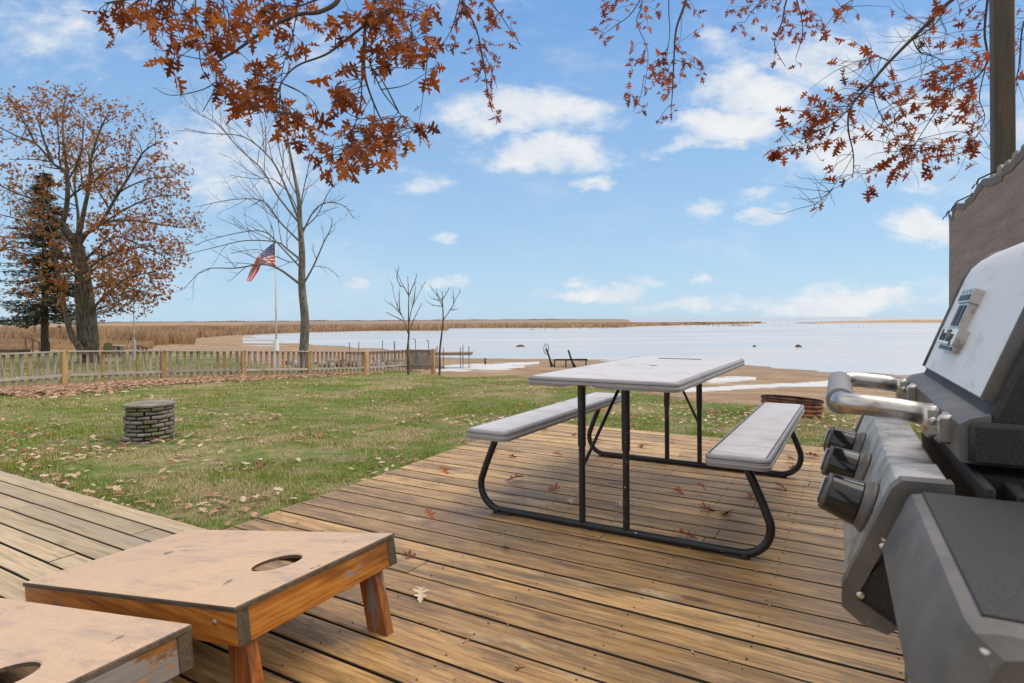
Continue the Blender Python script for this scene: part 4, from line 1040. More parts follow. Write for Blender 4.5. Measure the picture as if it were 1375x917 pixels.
def handrail(u0, v0, u1, v1, y, label):
    a = PY(u0, v0, y); c = PY(u1, v1, y+1.5); t = empty('handrail', a, 0, label, 'handrail', 'wooden handrails of steps down the bank')
    d = c-a; m = MB(); m.bar((0,0,0), d, .12, .05); m.build('rail', M_wet, t)
    for f in (0,.5,1):
        q = d*f; m = MB(); zb = gz1(a.x+q.x, a.y+q.y)-a.z-.4; m.box((q.x,q.y,(q.z+zb)/2-.02),(.09,.09,q.z-zb)); m.build('post', M_wet, t)
handrail(35,452.5,53,459.5,40,'dark wooden handrail of steps at the far left of the bank')
handrail(186,463.5,197,467.5,33,'low grey handrail of steps right of the pale lamp post')
p = gp_(156, 30.5); t = empty('cabinet', (p.x,p.y,p.z), .1, 'small pale grey outdoor cabinet right of the big oak trunk', 'cabinet')
m = MB(); m.box((0,0,.27),(.30,.4,.50)); m.build('body', mat('pale_grey_board', base=(.36,.34,.29), rough=.8), t)
m = MB(); m.box((.05,0,.545),(.50,.46,.04)); m.build('lid', M_rail, t)
m = MB(); m.box((.25,0,.27),(.06,.4,.50)); m.build('side_frame', M_wet, t)
p = gp_(143.5, 30.0); t = empty('wooden_chair', (p.x,p.y,p.z), .1, 'olive slatted wooden chair back seen beside the big oak trunk', 'chair')
M_olive = mat('olive_boards', base=(.12,.11,.04), rough=.85)
m = MB()
for k in range(5): m.bar((-.16+.08*k,0,.15),(-.17+.085*k,.12,.74-.03*abs(k-2)),.07,.02)
m.build('backrest', M_olive, t)
m = MB(); m.box((0,-.25,.30),(.42,.5,.04)); m.build('seat', M_olive, t)
for x in (-.2,.2): 
    m = MB(); m.box((x,-.45,.15),(.05,.05,.30)); m.build('leg', M_olive, t)
a = PY(-12,461,39); c = PY(38,464,38)
m = MB(); 
for k in range(14):
    q = a.lerp(c, k/13); m.tone = rng.random(); m.box((q.x,q.y,gz1(q.x,q.y)+.05),(.24,.2,.26),Matrix.Rotation(rng.random(),3,'Z'),.03)
tag(m.build('stone_edging', M_drock), 'dark row of edging stones along the far left bank', 'edging')
# ------------------------------------------------------------------ trees
def bark_fn(c1, c2, sc=14):
    def fn(n):
        p = n.obj(); a = n.noise(n.scale(p, (1,1,.22)), sc, 6, .65); b = n.noise(p, 3, 4, .6); g = n.noise(p, 1.3, 4, .6)
        c = n.mix(n.sstep(a, .38, .62), c1, c2); c = n.mix(n.math('MULTIPLY', n.sstep(b,.5,.7), .45), c, tuple(x*1.35 for x in c2))
        c = n.mix(n.math('MULTIPLY', n.sstep(g,.5,.62), .35), c, (.09,.10,.05))
        return {'Base Color': c, 'Roughness': .92, 'bump': (a, .9, .03)}
    return fn
M_bark = mat('dark_oak_bark', bark_fn((.035,.028,.022),(.125,.105,.085)))
M_bark2 = mat('grey_smooth_bark', bark_fn((.07,.063,.055),(.19,.175,.155)))
M_twig = mat('dark_twig', base=(.060,.045,.038), rough=.85)
M_btwig = mat('grey_brown_twig', base=(.13,.115,.105), rough=.85)
def leaf_mat(name, cs, tr=.50):
    m = bpy.data.materials.new(name); m.use_nodes = True; n = NT(m.node_tree); b = m.node_tree.nodes['Principled BSDF']; out = m.node_tree.nodes['Material Output']
    t = n.attr('tone'); p = n.obj(); c = n.ramp(t, [(i/(len(cs)-1), c) for i, c in enumerate(cs)])
    c = n.mix(n.math('MULTIPLY', n.noise(p, 22, 3, .6), .5), c, cs[0])
    n.put(b.inputs['Base Color'], c); b.inputs['Roughness'].default_value = .55; b.inputs['Specular IOR Level'].default_value = .35
    tl = n.new('ShaderNodeBsdfTranslucent'); n.put(tl.inputs['Color'], c)
    mx = n.new('ShaderNodeMixShader'); mx.inputs[0].default_value = tr; n.l.new(b.outputs[0], mx.inputs[1]); n.l.new(tl.outputs[0], mx.inputs[2]); n.l.new(mx.outputs[0], out.inputs['Surface'])
    return m
M_leafA = leaf_mat('rust_oak_leaf', [(.09,.022,.009),(.24,.058,.014),(.42,.115,.020),(.62,.21,.035)])
M_leafB = leaf_mat('red_brown_oak_leaf', [(.10,.020,.010),(.26,.052,.018),(.42,.10,.028),(.58,.18,.05)])
M_leafC = leaf_mat('orange_brown_far_leaf', [(.16,.05,.02),(.34,.125,.035),(.52,.22,.06),(.52,.32,.13)])
M_needle = leaf_mat('dark_spruce_needle', [(.018,.028,.014),(.045,.065,.032),(.08,.10,.05),(.12,.12,.075)], .1)
M_fallen = leaf_mat('fallen_rust_leaf', [(.14,.035,.018),(.32,.085,.03),(.45,.14,.05),(.35,.17,.10)], .1)
M_litter = leaf_mat('mixed_leaf_litter', [(.24,.12,.06),(.45,.27,.15),(.62,.46,.30),(.72,.62,.48)], .1)
M_litter2 = leaf_mat('copper_leaf_litter', [(.22,.11,.06),(.40,.23,.13),(.52,.34,.22),(.64,.50,.37)], .1)

HALF = [(.012,0),(.02,.13),(.10,.115),(.25,.09),(.155,.19),(.055,.27),(.14,.30),(.42,.33),(.40,.42),(.30,.47),(.075,.49),(.13,.55),(.36,.66),(.30,.72),(.10,.70),(.17,.84),(.10,.86),(.0,1.02)]
HALFN = np.array(HALF)
def leafmesh(name, mat_, items, parent=None, simple=False, thick=False):
    """items: (pos, dir, normal, length, tone, curl)"""
    if simple: half = np.array([(.02,0),(.05,.2),(.30,.28),(.10,.45),(.36,.62),(.12,.75),(0,1.0)])
    else: half = HALFN
    nh = len(half); Vs = []; Fs = []; T = []; o = 0; PF = []
    for pos, d, nn, L, tone, curl in items:
        d = np.array(d, float); d /= np.linalg.norm(d)+1e-9; nn = np.array(nn, float); sx = np.cross(d, nn); l = np.linalg.norm(sx)
        if l < 1e-4: sx = np.cross(d, [.3,.7,.2]); l = np.linalg.norm(sx)
        sx /= l; nn = np.cross(sx, d); fold = .25+.35*abs(curl)
        def P(x, y):
            z = -curl*y*y*.6+abs(x)*fold; return np.array(pos)+L*(sx*x*.92+d*(y-.0)+nn*z)
        wf = rng.uniform(.62,1.12); wr = rng.uniform(.85,1.15)
        base = o; pts = [P(x*wf*wr, y) for x, y in half]+[P(-x*wf/wr, y+rng.uniform(-.02,.02)) for x, y in half[:-1]]+[P(0, y) for y in (.02, .30, .60)]
        Vs += pts; n2 = nh+nh-1; mid = [base+n2+2, base+n2+1, base+n2]
        Fs.append(tuple([base+i for i in range(nh)]+mid)); Fs.append(tuple([base+i for i in (list(range(nh, n2)))][::-1]+mid[::-1]+[base+nh-1]) if False else tuple([base+nh-1]+[base+i for i in range(n2-1, nh-1, -1)]+mid[::-1]))
        T += [tone]*len(pts); o += len(pts)
        if not simple: pass
    me = bpy.data.meshes.new(name); me.from_pydata([tuple(v) for v in Vs], [], Fs); me.update()
    at = me.attributes.new('tone','FLOAT','POINT'); at.data.foreach_set('value', np.array(T, dtype=np.float32)); me.materials.append(mat_)
    ob = bpy.data.objects.new(name, me); scene.collection.objects.link(ob)
    if parent: ob.parent = parent
    return ob

def smooth_path(pts, n_=6):
    P = [np.array(tuple(p), float) for p in pts]; out = []
    for i in range(len(P)-1):
        p0 = P[max(i-1,0)]; p1 = P[i]; p2 = P[i+1]; p3 = P[min(i+2, len(P)-1)]
        for k in range(n_):
            f = k/n_; out.append(.5*((2*p1)+(-p0+p2)*f+(2*p0-5*p1+4*p2-p3)*f*f+(-p0+3*p1-3*p2+p3)*f**3))
    out.append(P[-1]); return out
def rv(): return np.array([rng.gauss(0,1), rng.gauss(0,1), rng.gauss(0,1)])
def grow(mb, path, r0, r1, lvl, tips, dens=1.0, up=.15, spread=.75, kink=.10, lenf=.5, tmin=.25, minlen=.12, sides=(8,6,5,4,3)):
    n_ = len(path); rad = [r0+(r1-r0)*(i/(n_-1))**.8 for i in range(n_)]
    mb.tube(path, rad, sides[min(4, max(0, 4-lvl))], False)
    L = sum(np.linalg.norm(path[i+1]-path[i]) for i in range(n_-1))
    if lvl <= 0: tips.append((path[-1], path[-1]-path[-2], L)); return
    nc = max(2, int(L*dens*(2.2 if lvl > 1 else 3.4)+rng.random()))
    nc = min(nc, 14)
    for k in range(nc):
        t = tmin+(1-tmin)*(k+rng.random())/nc; t = min(t, .985); i = min(int(t*(n_-1)), n_-2); f = t*(n_-1)-i
        p = path[i]*(1-f)+path[i+1]*f; tg = path[i+1]-path[i]; tg = tg/(np.linalg.norm(tg)+1e-9)
        d = rv(); d -= tg*np.dot(d, tg); d /= np.linalg.norm(d)+1e-9
        d = tg*(1-spread*.5)+d*spread+np.array([0,0,up]); d /= np.linalg.norm(d)
        cl = L*lenf*(1.05-.65*t)*rng.uniform(.6,1.15)
        if cl < minlen: cl = minlen
        m_ = 5 if lvl > 1 else 4; q = [p]; dd = d.copy()
        for s in range(m_):
            dd = dd+rv()*kink+np.array([0,0,up*.25]); dd /= np.linalg.norm(dd); q.append(q[-1]+dd*cl/m_)
        rr = min(rad[i]*.62, r0*.6)
        grow(mb, q, max(rr,.0022), max(rr*.35,.0015), lvl-1, tips, dens, up, spread, kink, lenf, .2, minlen, sides)
    tips.append((path[-1], path[-1]-path[-2], L*.3))
def guide(px, Y, dY=0, jit=.0):
    out = []; n_ = len(px)
    for i, (u, v) in enumerate(px): out.append(np.array(PY(u, v, Y+dY*i/max(1,n_-1)+rng.uniform(-jit,jit))))
    return smooth_path(out, 5)
def rel(paths, org): return [[p-org for p in q] for q in paths]

# --- big oak at left
OY = 26.0; ob_ = PY(119, 478, OY); ob_.z = gz1(ob_.x, ob_.y); org = np.array(ob_)
oak = empty('oak_tree', ob_, 0, 'large oak with orange brown leaves and several trunks, left beyond the low fence', 'tree')
px2m = OY/F
m = MB(); tips = []
tr_ = [(120,500),(119,474),(120,455),(115.5,402),(109,359),(103,330)]
g_ = guide(tr_, OY); g_ = [p-org for p in g_]
m.tube(g_, [ (14.5-6.0*(i/(len(g_)-1))**.7)*px2m*.95 for i in range(len(g_))], 14)
m.tube([p-org for p in guide([(112,478),(104,462),(96,450),(87,416),(77,359),(71,322)], OY-.5)], [.16-.10*i/25 for i in range(26)], 10)
m.tube([p-org for p in guide([(108,476),(107,430),(105,400),(104,370)], OY+.8)], [.15-.04*i/15 for i in range(16)], 10)
limbs = [([(103,330),(96,316),(84,300),(72,292),(53,272),(19,258),(-10,244)],-1.5,.23),([(103,340),(91,318),(70,317),(48,311),(29,296),(-5,287)],1.5,.17),
 ([(100,328),(84,306),(89,282),(91,248),(86,229),(72,220),(48,193),(19,181),(-10,165)],-.8,.22),([(91,248),(90,225),(86,196),(84,152),(90,126)],.8,.13),
 ([(103,332),(113,282),(120,248),(122,215),(134,176),(146,150)],-1.2,.18),([(104,332),(112,316),(134,301),(154,268),(178,229),(192,205),(211,191)],-.5,.19),
 ([(104,334),(118,312),(139,299),(178,296),(211,301),(250,306)],1.0,.16),([(72,220),(60,190),(50,160),(40,140)],1,.08),([(48,193),(30,160),(15,135)],.5,.07),
 ([(120,425),(133,405),(150,388),(175,372),(205,365)],-1,.11),([(109,370),(140,345),(170,335),(205,330)],-1.6,.11),([(78,362),(60,350),(30,340),(-5,330)],-1,.08),([(113,392),(135,385),(165,385),(195,395)],-2.0,.09),
 ([(111,380),(90,365),(60,370),(30,380)],-2.0,.09),([(110,365),(125,350),(145,360),(185,350)],2.0,.09),([(103,330),(105,290),(100,240),(110,200),(112,160)],1.5,.13),([(110,385),(130,372),(160,395),(190,405)],-1.2,.08),([(108,365),(90,350),(70,335),(40,322)],-1.5,.08),([(112,395),(95,392),(75,395),(55,405)],-1.5,.07),([(120,420),(140,412),(160,405)],-.8,.06),([(108,355),(135,330),(160,318),(200,335),(222,345)],-1.0,.09),([(110,372),(130,360),(150,350),(178,345)],1.2,.08),([(154,268),(165,255),(200,240),(232,238)],-.5,.07),([(139,299),(170,280),(205,265),(240,262)],1,.08)]
for px, dY, r in limbs:
    p = [q-org for q in guide(px, OY, dY, .12)]; grow(m, p, r*.62, .02, 3, tips, .80, .10, .75, .16, .42, .30, .35)
m.build('trunk', M_bark, oak, smooth=True)
def inside(x, y, poly):
    c = False; j = len(poly)-1
    for i in range(len(poly)):
        if (poly[i][1] > y) != (poly[j][1] > y) and x < (poly[j][0]-poly[i][0])*(y-poly[i][1])/(poly[j][1]-poly[i][1])+poly[i][0]: c = not c
        j = i
    return c
items = []
for p, d, L in tips:
    W_ = p+org; u = U0+F*W_[0]/W_[1]; v = V0-F*(W_[2]-H)/W_[1]
    lowdense = .85 if (v > 320 and 60 < u < 225) else .55
    if v < 215: lowdense = .36
    if u < 80 and v > 230: lowdense = .28
    if v > 412: lowdense = .2
    k = int(rng.uniform(3,9)*lowdense*2.6+rng.random())
    for _ in range(k):
        q = p+rv()*(.20 if lowdense > .6 else .17); items.append((q, rv()+np.array([0,0,-.6]), rv(), rng.uniform(.14,.24), rng.random(), rng.uniform(-.5,.6)))
rng.shuffle(items); cells = {}; keep = []
for it in items:
    kk = tuple(int(math.floor(q/.5)) for q in it[0]); cells[kk] = cells.get(kk, 0)+1
    cap_ = 7+int(12*vnoise(kk[0]*.9+.3, kk[2]*.9+kk[1]*.37))
    if cells[kk] <= cap_: keep.append(it)
items = keep[:26000]
leafmesh('crown', M_leafC, items, oak, True)
print('oak tips', len(tips), 'leaves', len(items))

# --- spruce behind it
SY = 36.0; sb = PY(60, 475, SY); sb.z = gz1(sb.x, sb.y)
spc = empty('spruce_tree', sb, 0, 'dark green spruce standing behind the big oak at the left edge', 'tree'); m = MB(); SHT = PY(0,228,SY).z-sb.z
m.tube([(0,0,0),(0,0,SHT)], [.20,.02], 8); m.build('trunk', M_bark, spc, smooth=True)
V = []; Fq = []; T = []; bmb = MB()
z = 1.9
while z < SHT*.985:
    k = 3; rl = (SHT-z)*.34+.25+rng.uniform(-.2,.5)
    for j in range(k):
        a = rng.random()*2*math.pi; L = rl*rng.uniform(.6,1.15); dirh = np.array([math.cos(a), math.sin(a), 0])
        if rng.random() < .12: continue
        pts = [np.array([0,0,z])+dirh*L*t+np.array([0,0,-.28*L*t+.22*L*t*t]) for t in np.linspace(0,1,6)]
        bmb.tube(pts, [.03,.025,.02,.015,.01,.005], 4, False)
        for t in np.linspace(.12,1,int(8*L)+4):
            c = np.array([0,0,z])+dirh*L*t+np.array([0,0,-.28*L*t+.22*L*t*t]); side = np.array([-dirh[1], dirh[0], 0])
            for s in (-1,1):
                for q in range(3):
                    d = side*s*rng.uniform(.6,1)+dirh*rng.uniform(.2,.9)+np.array([0,0,rng.uniform(-.5,.1)]); d /= np.linalg.norm(d); l = (.50-.25*t)*rng.uniform(.5,1)
                    wv_ = np.cross(d, [0,0,1])*.045+np.array([0,0,.02]); c = c+rv()*.05; o = len(V)
                    V += [c-wv_*.3, c+d*l*.5-wv_, c+d*l, c+d*l*.5+wv_]; Fq.append((o,o+1,o+2,o+3)); T += [rng.random()]*4
    z += .105+rng.uniform(0,.05)
bmb.build('boughs', M_bark, spc); npmesh('needles', V, Fq, M_needle, tone=T, parent=spc)

# --- bare tree
BY = 24.0; bb = PY(407, 492, BY); bb.z = gz1(bb.x, bb.y); org = np.array(bb)
bare = empty('bare_tree', bb, 0, 'tall leafless grey tree beside the flagpole behind the low fence', 'tree'); m = MB(); m2 = MB(); tips = []
tr_ = [(408,505),(408,472),(409.5,430),(405.5,385),(405.5,339),(403,302),(401,266),(393,224),(387,192),(384,165)]
g_ = [p-org for p in guide(tr_, BY)]; n_ = len(g_)
prof = np.interp(np.linspace(0,1,n_),[0,.12,.3,.45,.6,.75,1],[7.6,6.6,5.6,4.5,3.4,2.3,.7])
m.tube(g_, [r*.92*BY/F for r in prof], 12)
limbs = [([(402,381),(376,362),(353,355),(316,360),(275,362),(247,388)],-1.8,.075,.9),([(405,350),(385,334),(371,325),(330,323),(289,332),(225,348)],1.5,.06,.9),([(404,360),(376,330),(357,312),(330,311),(280,322),(262,330)],-1.0,.05,.9),
 ([(403,325),(376,298),(353,270),(312,268),(262,278)],1.8,.055,1),([(401,295),(376,234),(357,206),(325,183),(280,179),(247,172)],-1.2,.06,1),([(402,300),(372,262),(352,228),(322,200),(290,165),(262,150),(240,120)],1.5,.055,1),
 ([(406,384),(421,357),(435,325),(444,307),(446,292)],-.6,.055,1),([(404,318),(421,284),(440,272),(463,277),(475,294)],.8,.05,1),([(403,302),(405,270),(412,235),(420,205),(440,190)],-1,.04,1),([(393,224),(387,190),(385,160),(380,140)],.8,.03,1),
 ([(401,266),(385,235),(375,200),(372,165),(366,140)],-.8,.035,1),([(387,205),(395,180),(402,160),(415,150)],.5,.025,1),([(403,310),(425,290),(440,260),(452,245)],-1.2,.035,1),([(405,345),(392,352),(372,345),(345,335),(310,340)],-2,.035,1),([(421,357),(440,360),(455,372)],.3,.02,1),([(402,290),(390,262),(365,240),(340,240),(310,235)],1,.035,1)]
for px, dY, r, dn in limbs:
    p = [q-org for q in guide(px, BY, dY, .06)]; grow(m2, p, r*.78, .010, 3, tips, .85*dn, .12, .62, .12, .40, .18, .25)
m.build('trunk', M_bark2, bare, smooth=True); m2.build('branches', M_btwig, bare, smooth=True)
print('bare tips', len(tips))

# --- two slim young trees
def young(u, v, guides, trunk, label, Y):
    b = PY(u, v, Y); b.z = gz1(b.x, b.y); og = np.array(b); t = empty('young_tree', b, 0, label, 'tree', 'slim young trees at the end of the low fence'); m = MB(); mt = MB(); tp = []
    p = [q-og for q in guide(trunk, Y)]; mt.tube(p, np.linspace(.052,.016,len(p)), 8)
    for g in guides: grow(m, [q-og for q in guide(g, Y, rng.uniform(-.5,.5), .02)], .022, .006, 2, tp, 1.3, .25, .5, .12, .30, .25, .12)
    mt.build('trunk', M_bark, t, smooth=True); m.build('branches', mat_ybr, t)
mat_ybr = mat('reddish_brown_twig', base=(.085,.05,.042), rough=.85)
Yy = lawn_at(548.5,503).y
young(548.5,503,[[(548.5,449),(540,424),(533,410),(525,378)],[(548.5,437),(552.5,416),(559,401),(571,378)],[(549,397),(538.5,378),(530.5,360)],[(549,397),(557,378),(560,368)],[(549,400),(548,385),(547.5,371)],[(539,423),(529,412),(517,404)],[(540,430),(528,424),(517,419)],[(552,437),(560,420),(566,407)],[(537,418),(536,400),(537,390)],[(555,408),(557,392),(558,385)],[(538,385),(533,372),(536,359)]],
 [(548.5,508),(548,480),(547,472),(549,449),(548.5,434),(549,397)], 'taller of two slim leafless young trees, in front of the last fence post', Yy)
Yy = lawn_at(590,504).y
young(590,504,[[(595,430),(604.5,416),(613,400),(619,389)],[(594.5,411),(585.5,395),(576,383)],[(594,402),(600,393),(603,385)],[(594,402),(594,391)],[(594,411),(583,410),(571,404)],[(604,416),(610,416),(614.5,415)],[(594,405),(588,396),(586,390)],[(609,407),(609,398),(608,388)],[(590,403),(583,402),(578,399)]],
 [(590,508),(590.5,490),(590.5,472),(593,450),(595,430),(594.5,411),(594,400)], 'shorter of two slim leafless young trees, right of the fence end', Yy)
for i, (u, y, h) in enumerate(((47,75,2.9),(57,80,2.4))):
    b = PY(u, 440, y); b.z = gz1(b.x,b.y); og = np.array(b); t = empty('distant_tree', b, 0, ['small far bare tree above the reeds, left of the black lamp post','smaller far bare tree touching the black lamp post'][i], 'tree'); m = MB(); tp = []
    m.tube([(0,0,0),(0,0,h)], [.14,.05], 6)
    grow(m, [np.array([0,0,h*.6+k*.8]) for k in range(4)], .10, .03, 3, tp, .9, .1, .9, .15, .7, 0, .3); m.build('branches', M_btwig, t)

# --- overhanging oak branches
def twigs_to(mb, limbs, blobs, per, leafn, lsz, Yd, items, dirbias, curl=.4, tonelo=0, sprd=.07, tw=.0024):
    """blobs: (u,v,ru,rv,weight) leafy patches; each gets twigs from the nearest limb point, leaves at their ends"""
    L = [q for l in limbs for q in l]; A = np.array(L)
    for (u, v, ru, rv_, w_) in blobs:
        k = max(1, int(w_*per*ru*rv_/400+rng.random()))
        for _ in range(k):
            a = rng.random()*2*math.pi; r = math.sqrt(rng.random()); uu = u+ru*r*math.cos(a); vv = v+rv_*r*math.sin(a)
            # start from the limb point nearest in space
            Yt = Yd+rng.gauss(0,.30)
            tip = np.array(PY(uu, vv, Yt)); dist = np.linalg.norm(A-tip, axis=1)+np.maximum(0, tip[2]-A[:,2])*1.5; j = int(np.argmin(dist+np.array([rng.random()*.12 for _ in range(len(A))])))
            s = A[j]; d = tip-s; ln = np.linalg.norm(d); 
            if ln > .75:
                mid = s+d*.5+np.array([0,0,.08*ln])+rv()*.04*ln
            else: mid = s+d*.5+rv()*.08*ln+np.array([0,0,.05*ln])
            path = smooth_path([s, mid, tip], 4); mb.tube(path, np.linspace(min(.006,tw*(1+ln*1.2)), tw*.6, len(path)), 4, False)
            nl = max(2, int(rng.gauss(leafn, 1.2)))
            for q in range(nl):
                t = 1-.9*rng.random()**1.2*min(1,.42/max(ln,.2)) if q else 1.0; i = min(int(t*(len(path)-1)), len(path)-2); f = t*(len(path)-1)-i; bp = path[i]*(1-f)+path[i+1]*f
                dd = d/(ln+1e-6)*.5+rv()*.62+np.array(dirbias); dd /= np.linalg.norm(dd); Lf = lsz*rng.uniform(.65,1.2)
                st = bp+dd*Lf*.18; mb.tube([bp, st], [.0012,.0009], 3, False)
                items.append((st, dd, rv()+np.array([0,-.8,.3]), Lf, min(1,max(tonelo, rng.gauss(.5,.24))), rng.uniform(-.45,curl*2.2)))
def limb(mb, px, Y, r0, r1, dY=0, pre=None):
    p = guide(px, Y, dY, .0)
    if pre is not None: p = smooth_path([np.array(q, float) for q in pre]+[p[0]], 5)[:-1]+p
    mb.tube(p, np.linspace(r0, r1, len(p)), 7, False); return p
LYd = 3.7
tA = empty('oak_tree', (-2.4,-3.2,-.3), 0, 'oak reaching over from behind, large rust leaves hanging across the top left', 'tree'); og = np.array((-2.4,-3.2,-.3))
m = MB(); crown = (-1.8,-2.2,4.6)
m.tube(smooth_path([(-2.4,-3.2,-.4),(-2.35,-3.1,2.2),crown],6), np.linspace(.30,.16,13), 14)
lim = []
lim.append(limb(m, [(454,-30),(454,0),(429,16),(398,20),(358,40),(318,67),(290,84)], LYd, .020, .006, -.3, [crown,(-1.6,.8,4.0)]))
lim.append(limb(m, [(290,84),(290,100),(289,118),(272,150)], LYd-.3, .0045, .002)); lim.append(limb(m, [(290,84),(278,80),(262,78),(235,72),(208,66)], LYd-.3, .004, .0015)); lim.append(limb(m, [(290,110),(270,121),(230,128),(206,117)], LYd-.3, .0035, .0015))
lim.append(limb(m, [(505,-40),(503,0),(491,35),(489,71),(491,106),(505,146),(520,175)], LYd, .016, .004, .2, [crown,(-1.0,.6,3.9)]))
lim.append(limb(m, [(491,33),(465,53),(438,73),(398,89),(376,115),(366,150)], LYd, .009, .003, -.2)); lim.append(limb(m, [(491,60),(486,100),(484,140),(470,185),(455,215)], LYd, .005, .002)); lim.append(limb(m, [(495,80),(512,120),(535,150),(556,175)], LYd, .005, .002))
lim.append(limb(m, [(531,-30),(531,0),(549,40),(563,60),(576,76)], LYd+.3, .010, .003, 0, [crown,(-.8,.8,3.9)])); lim.append(limb(m, [(398,20),(390,60),(380,90),(374,140)], LYd, .004, .002)); lim.append(limb(m, [(454,-60),(380,-30),(280,-12),(200,-4),(140,4)], LYd, .011, .003, -.3))
lim.append(limb(m, [(262,-10),(263,20),(264,50),(267,62)], LYd-.2, .005, .002)); lim.append(limb(m, [(454,-5),(430,-2),(400,8),(370,6)], LYd, .008,.003))
bl = [(140,22,14,16,1.2),(160,8,25,14,1.5),(158,55,9,12,.9),(197,35,16,18,1.4),(178,20,20,18,1.2),(218,50,14,18,1.2),(245,35,16,26,1.3),(212,10,30,14,1.5),(245,105,0,0,0),(210,84,6,5,1.0),(225,100,9,11,1.0),
 (275,60,24,20,1.5),(300,30,35,25,1.5),(340,20,40,24,1.5),(385,15,35,20,1.3),(330,85,22,18,.7),(318,118,28,18,1.8),(345,140,28,20,1.6),(325,160,15,20,1.3),(365,110,20,20,1.0),(378,165,24,20,1.3),
 (395,60,24,24,.9),(425,20,24,20,1.0),(450,45,20,16,.8),(465,85,20,18,1.0),(460,120,22,24,1.1),(478,15,16,14,.8),(400,170,22,26,1.3),(430,200,30,24,1.8),(458,228,22,18,1.6),(485,180,28,28,2.0),(478,215,26,16,1.3),(512,195,24,22,1.8),(540,170,28,18,1.2),(562,188,14,20,1.2),(545,208,10,8,.9),(520,155,14,10,.6),
 (515,20,26,22,1.8),(545,25,26,24,1.7),(530,60,26,22,1.7),(560,62,22,22,1.5),(520,85,14,16,1.1),(575,25,20,24,1.3),(580,85,10,14,1.0),(500,70,14,14,.7),(437,150,14,12,.7),(290,105,10,10,.4)]
items = []
twigs_to(m, lim, [b for b in bl if b[2]], 3.9, 3.5, .104, LYd, items, (0,-.1,-.55))
m.tube([p for p in guide([(208,66),(215,84),(222,98)], LYd-.2)], .0015, 3, False)
# smaller, farther spray on its right side
LF = 8.2; lim2 = []
lim2.append(limb(m, [(650,-60),(620,-10),(640,40),(650,90),(656,129),(661,150)], LF, .020, .004, 0, [crown,(-1.0,2.5,6.0)])); lim2.append(limb(m, [(640,-20),(665,10),(685,40),(700,62)], LF, .010, .003)); lim2.append(limb(m, [(620,-10),(606,40),(585,70)], LF, .010, .003)); lim2.append(limb(m, [(650,70),(662,100),(668,120)], LF, .006, .003))
bl = [(615,20,20,25,1.0),(645,18,22,20,1.0),(675,20,18,22,.9),(690,50,14,16,1.0),(660,50,20,22,.8),(632,55,18,20,.8),(640,90,12,14,.7),(655,105,12,14,.9),(664,135,12,9,1.0),(664,155,9,8,1.0),(605,55,14,20,.7),(620,100,8,10,.4),(575,108,12,12,.6),(662,78,14,10,.5)]
items2 = []
twigs_to(m, lim2, bl, 3.8, 5.2, .125, LF, items2, (0,-.1,-.45))
for p in range(len(m.v)): m.v[p] = tuple(np.array(m.v[p])-og)
m.build('branches', M_twig, tA, smooth=True)
def relit(it): return [(np.array(p)-og, d, nn, L, t, c) for p, d, nn, L, t, c in it]
leafmesh('leaves', M_leafA, relit(items), tA); leafmesh('far_leaves', M_leafB, relit(items2), tA)
print('A', len(items), len(items2))
# right tree
tB = empty('oak_tree', (6.6,3.6,-.4), 0, 'oak outside the right edge, small red brown leaves hanging across the top right', 'tree'); og = np.array((6.6,3.6,-.4)); m = MB(); crown = (6.4,3.9,5.2)
m.tube(smooth_path([(6.6,3.6,-.5),(6.7,3.7,2.5),crown],6), np.linspace(.30,.17,13), 14)
RY = 5.4; lim = []
lim.append(limb(m, [(1400,-120),(1330,-40),(1273,4),(1235,42),(1195,82),(1169,112),(1143,143),(1139,173),(1146,208),(1145,240)], RY, .024, .003, 0, [crown]))
lim.append(limb(m, [(1330,-30),(1322,40),(1326,80),(1310,105),(1280,120),(1250,160),(1225,200)], RY+.2, .012, .003)); lim.append(limb(m, [(1215,60),(1250,38),(1265,20)], RY, .006, .003)); lim.append(limb(m, [(1195,82),(1175,75),(1165,80)], RY, .006,.003))
lim.append(limb(m, [(1225,50),(1235,70),(1262,80),(1280,110)], RY-.2, .006, .002)); lim.append(limb(m, [(1143,143),(1120,165),(1090,180),(1065,195)], RY, .006, .002)); lim.append(limb(m, [(1169,112),(1180,150),(1200,180),(1215,215)], RY-.3, .005,.002))
lim.append(limb(m, [(1400,10),(1375,30),(1368,90),(1360,120)], RY, .012, .003, 0, [crown])); lim.append(limb(m, [(1225,-60),(1175,-20),(1130,10),(1105,40)], RY+.3, .010, .002, 0, [crown,(5.0,4.6,4.6)])); lim.append(limb(m, [(1326,80),(1315,130),(1322,160),(1300,200)], RY+.3, .006, .002)); lim.append(limb(m, [(1146,208),(1130,235),(1110,262),(1095,275)], RY, .003,.0015))
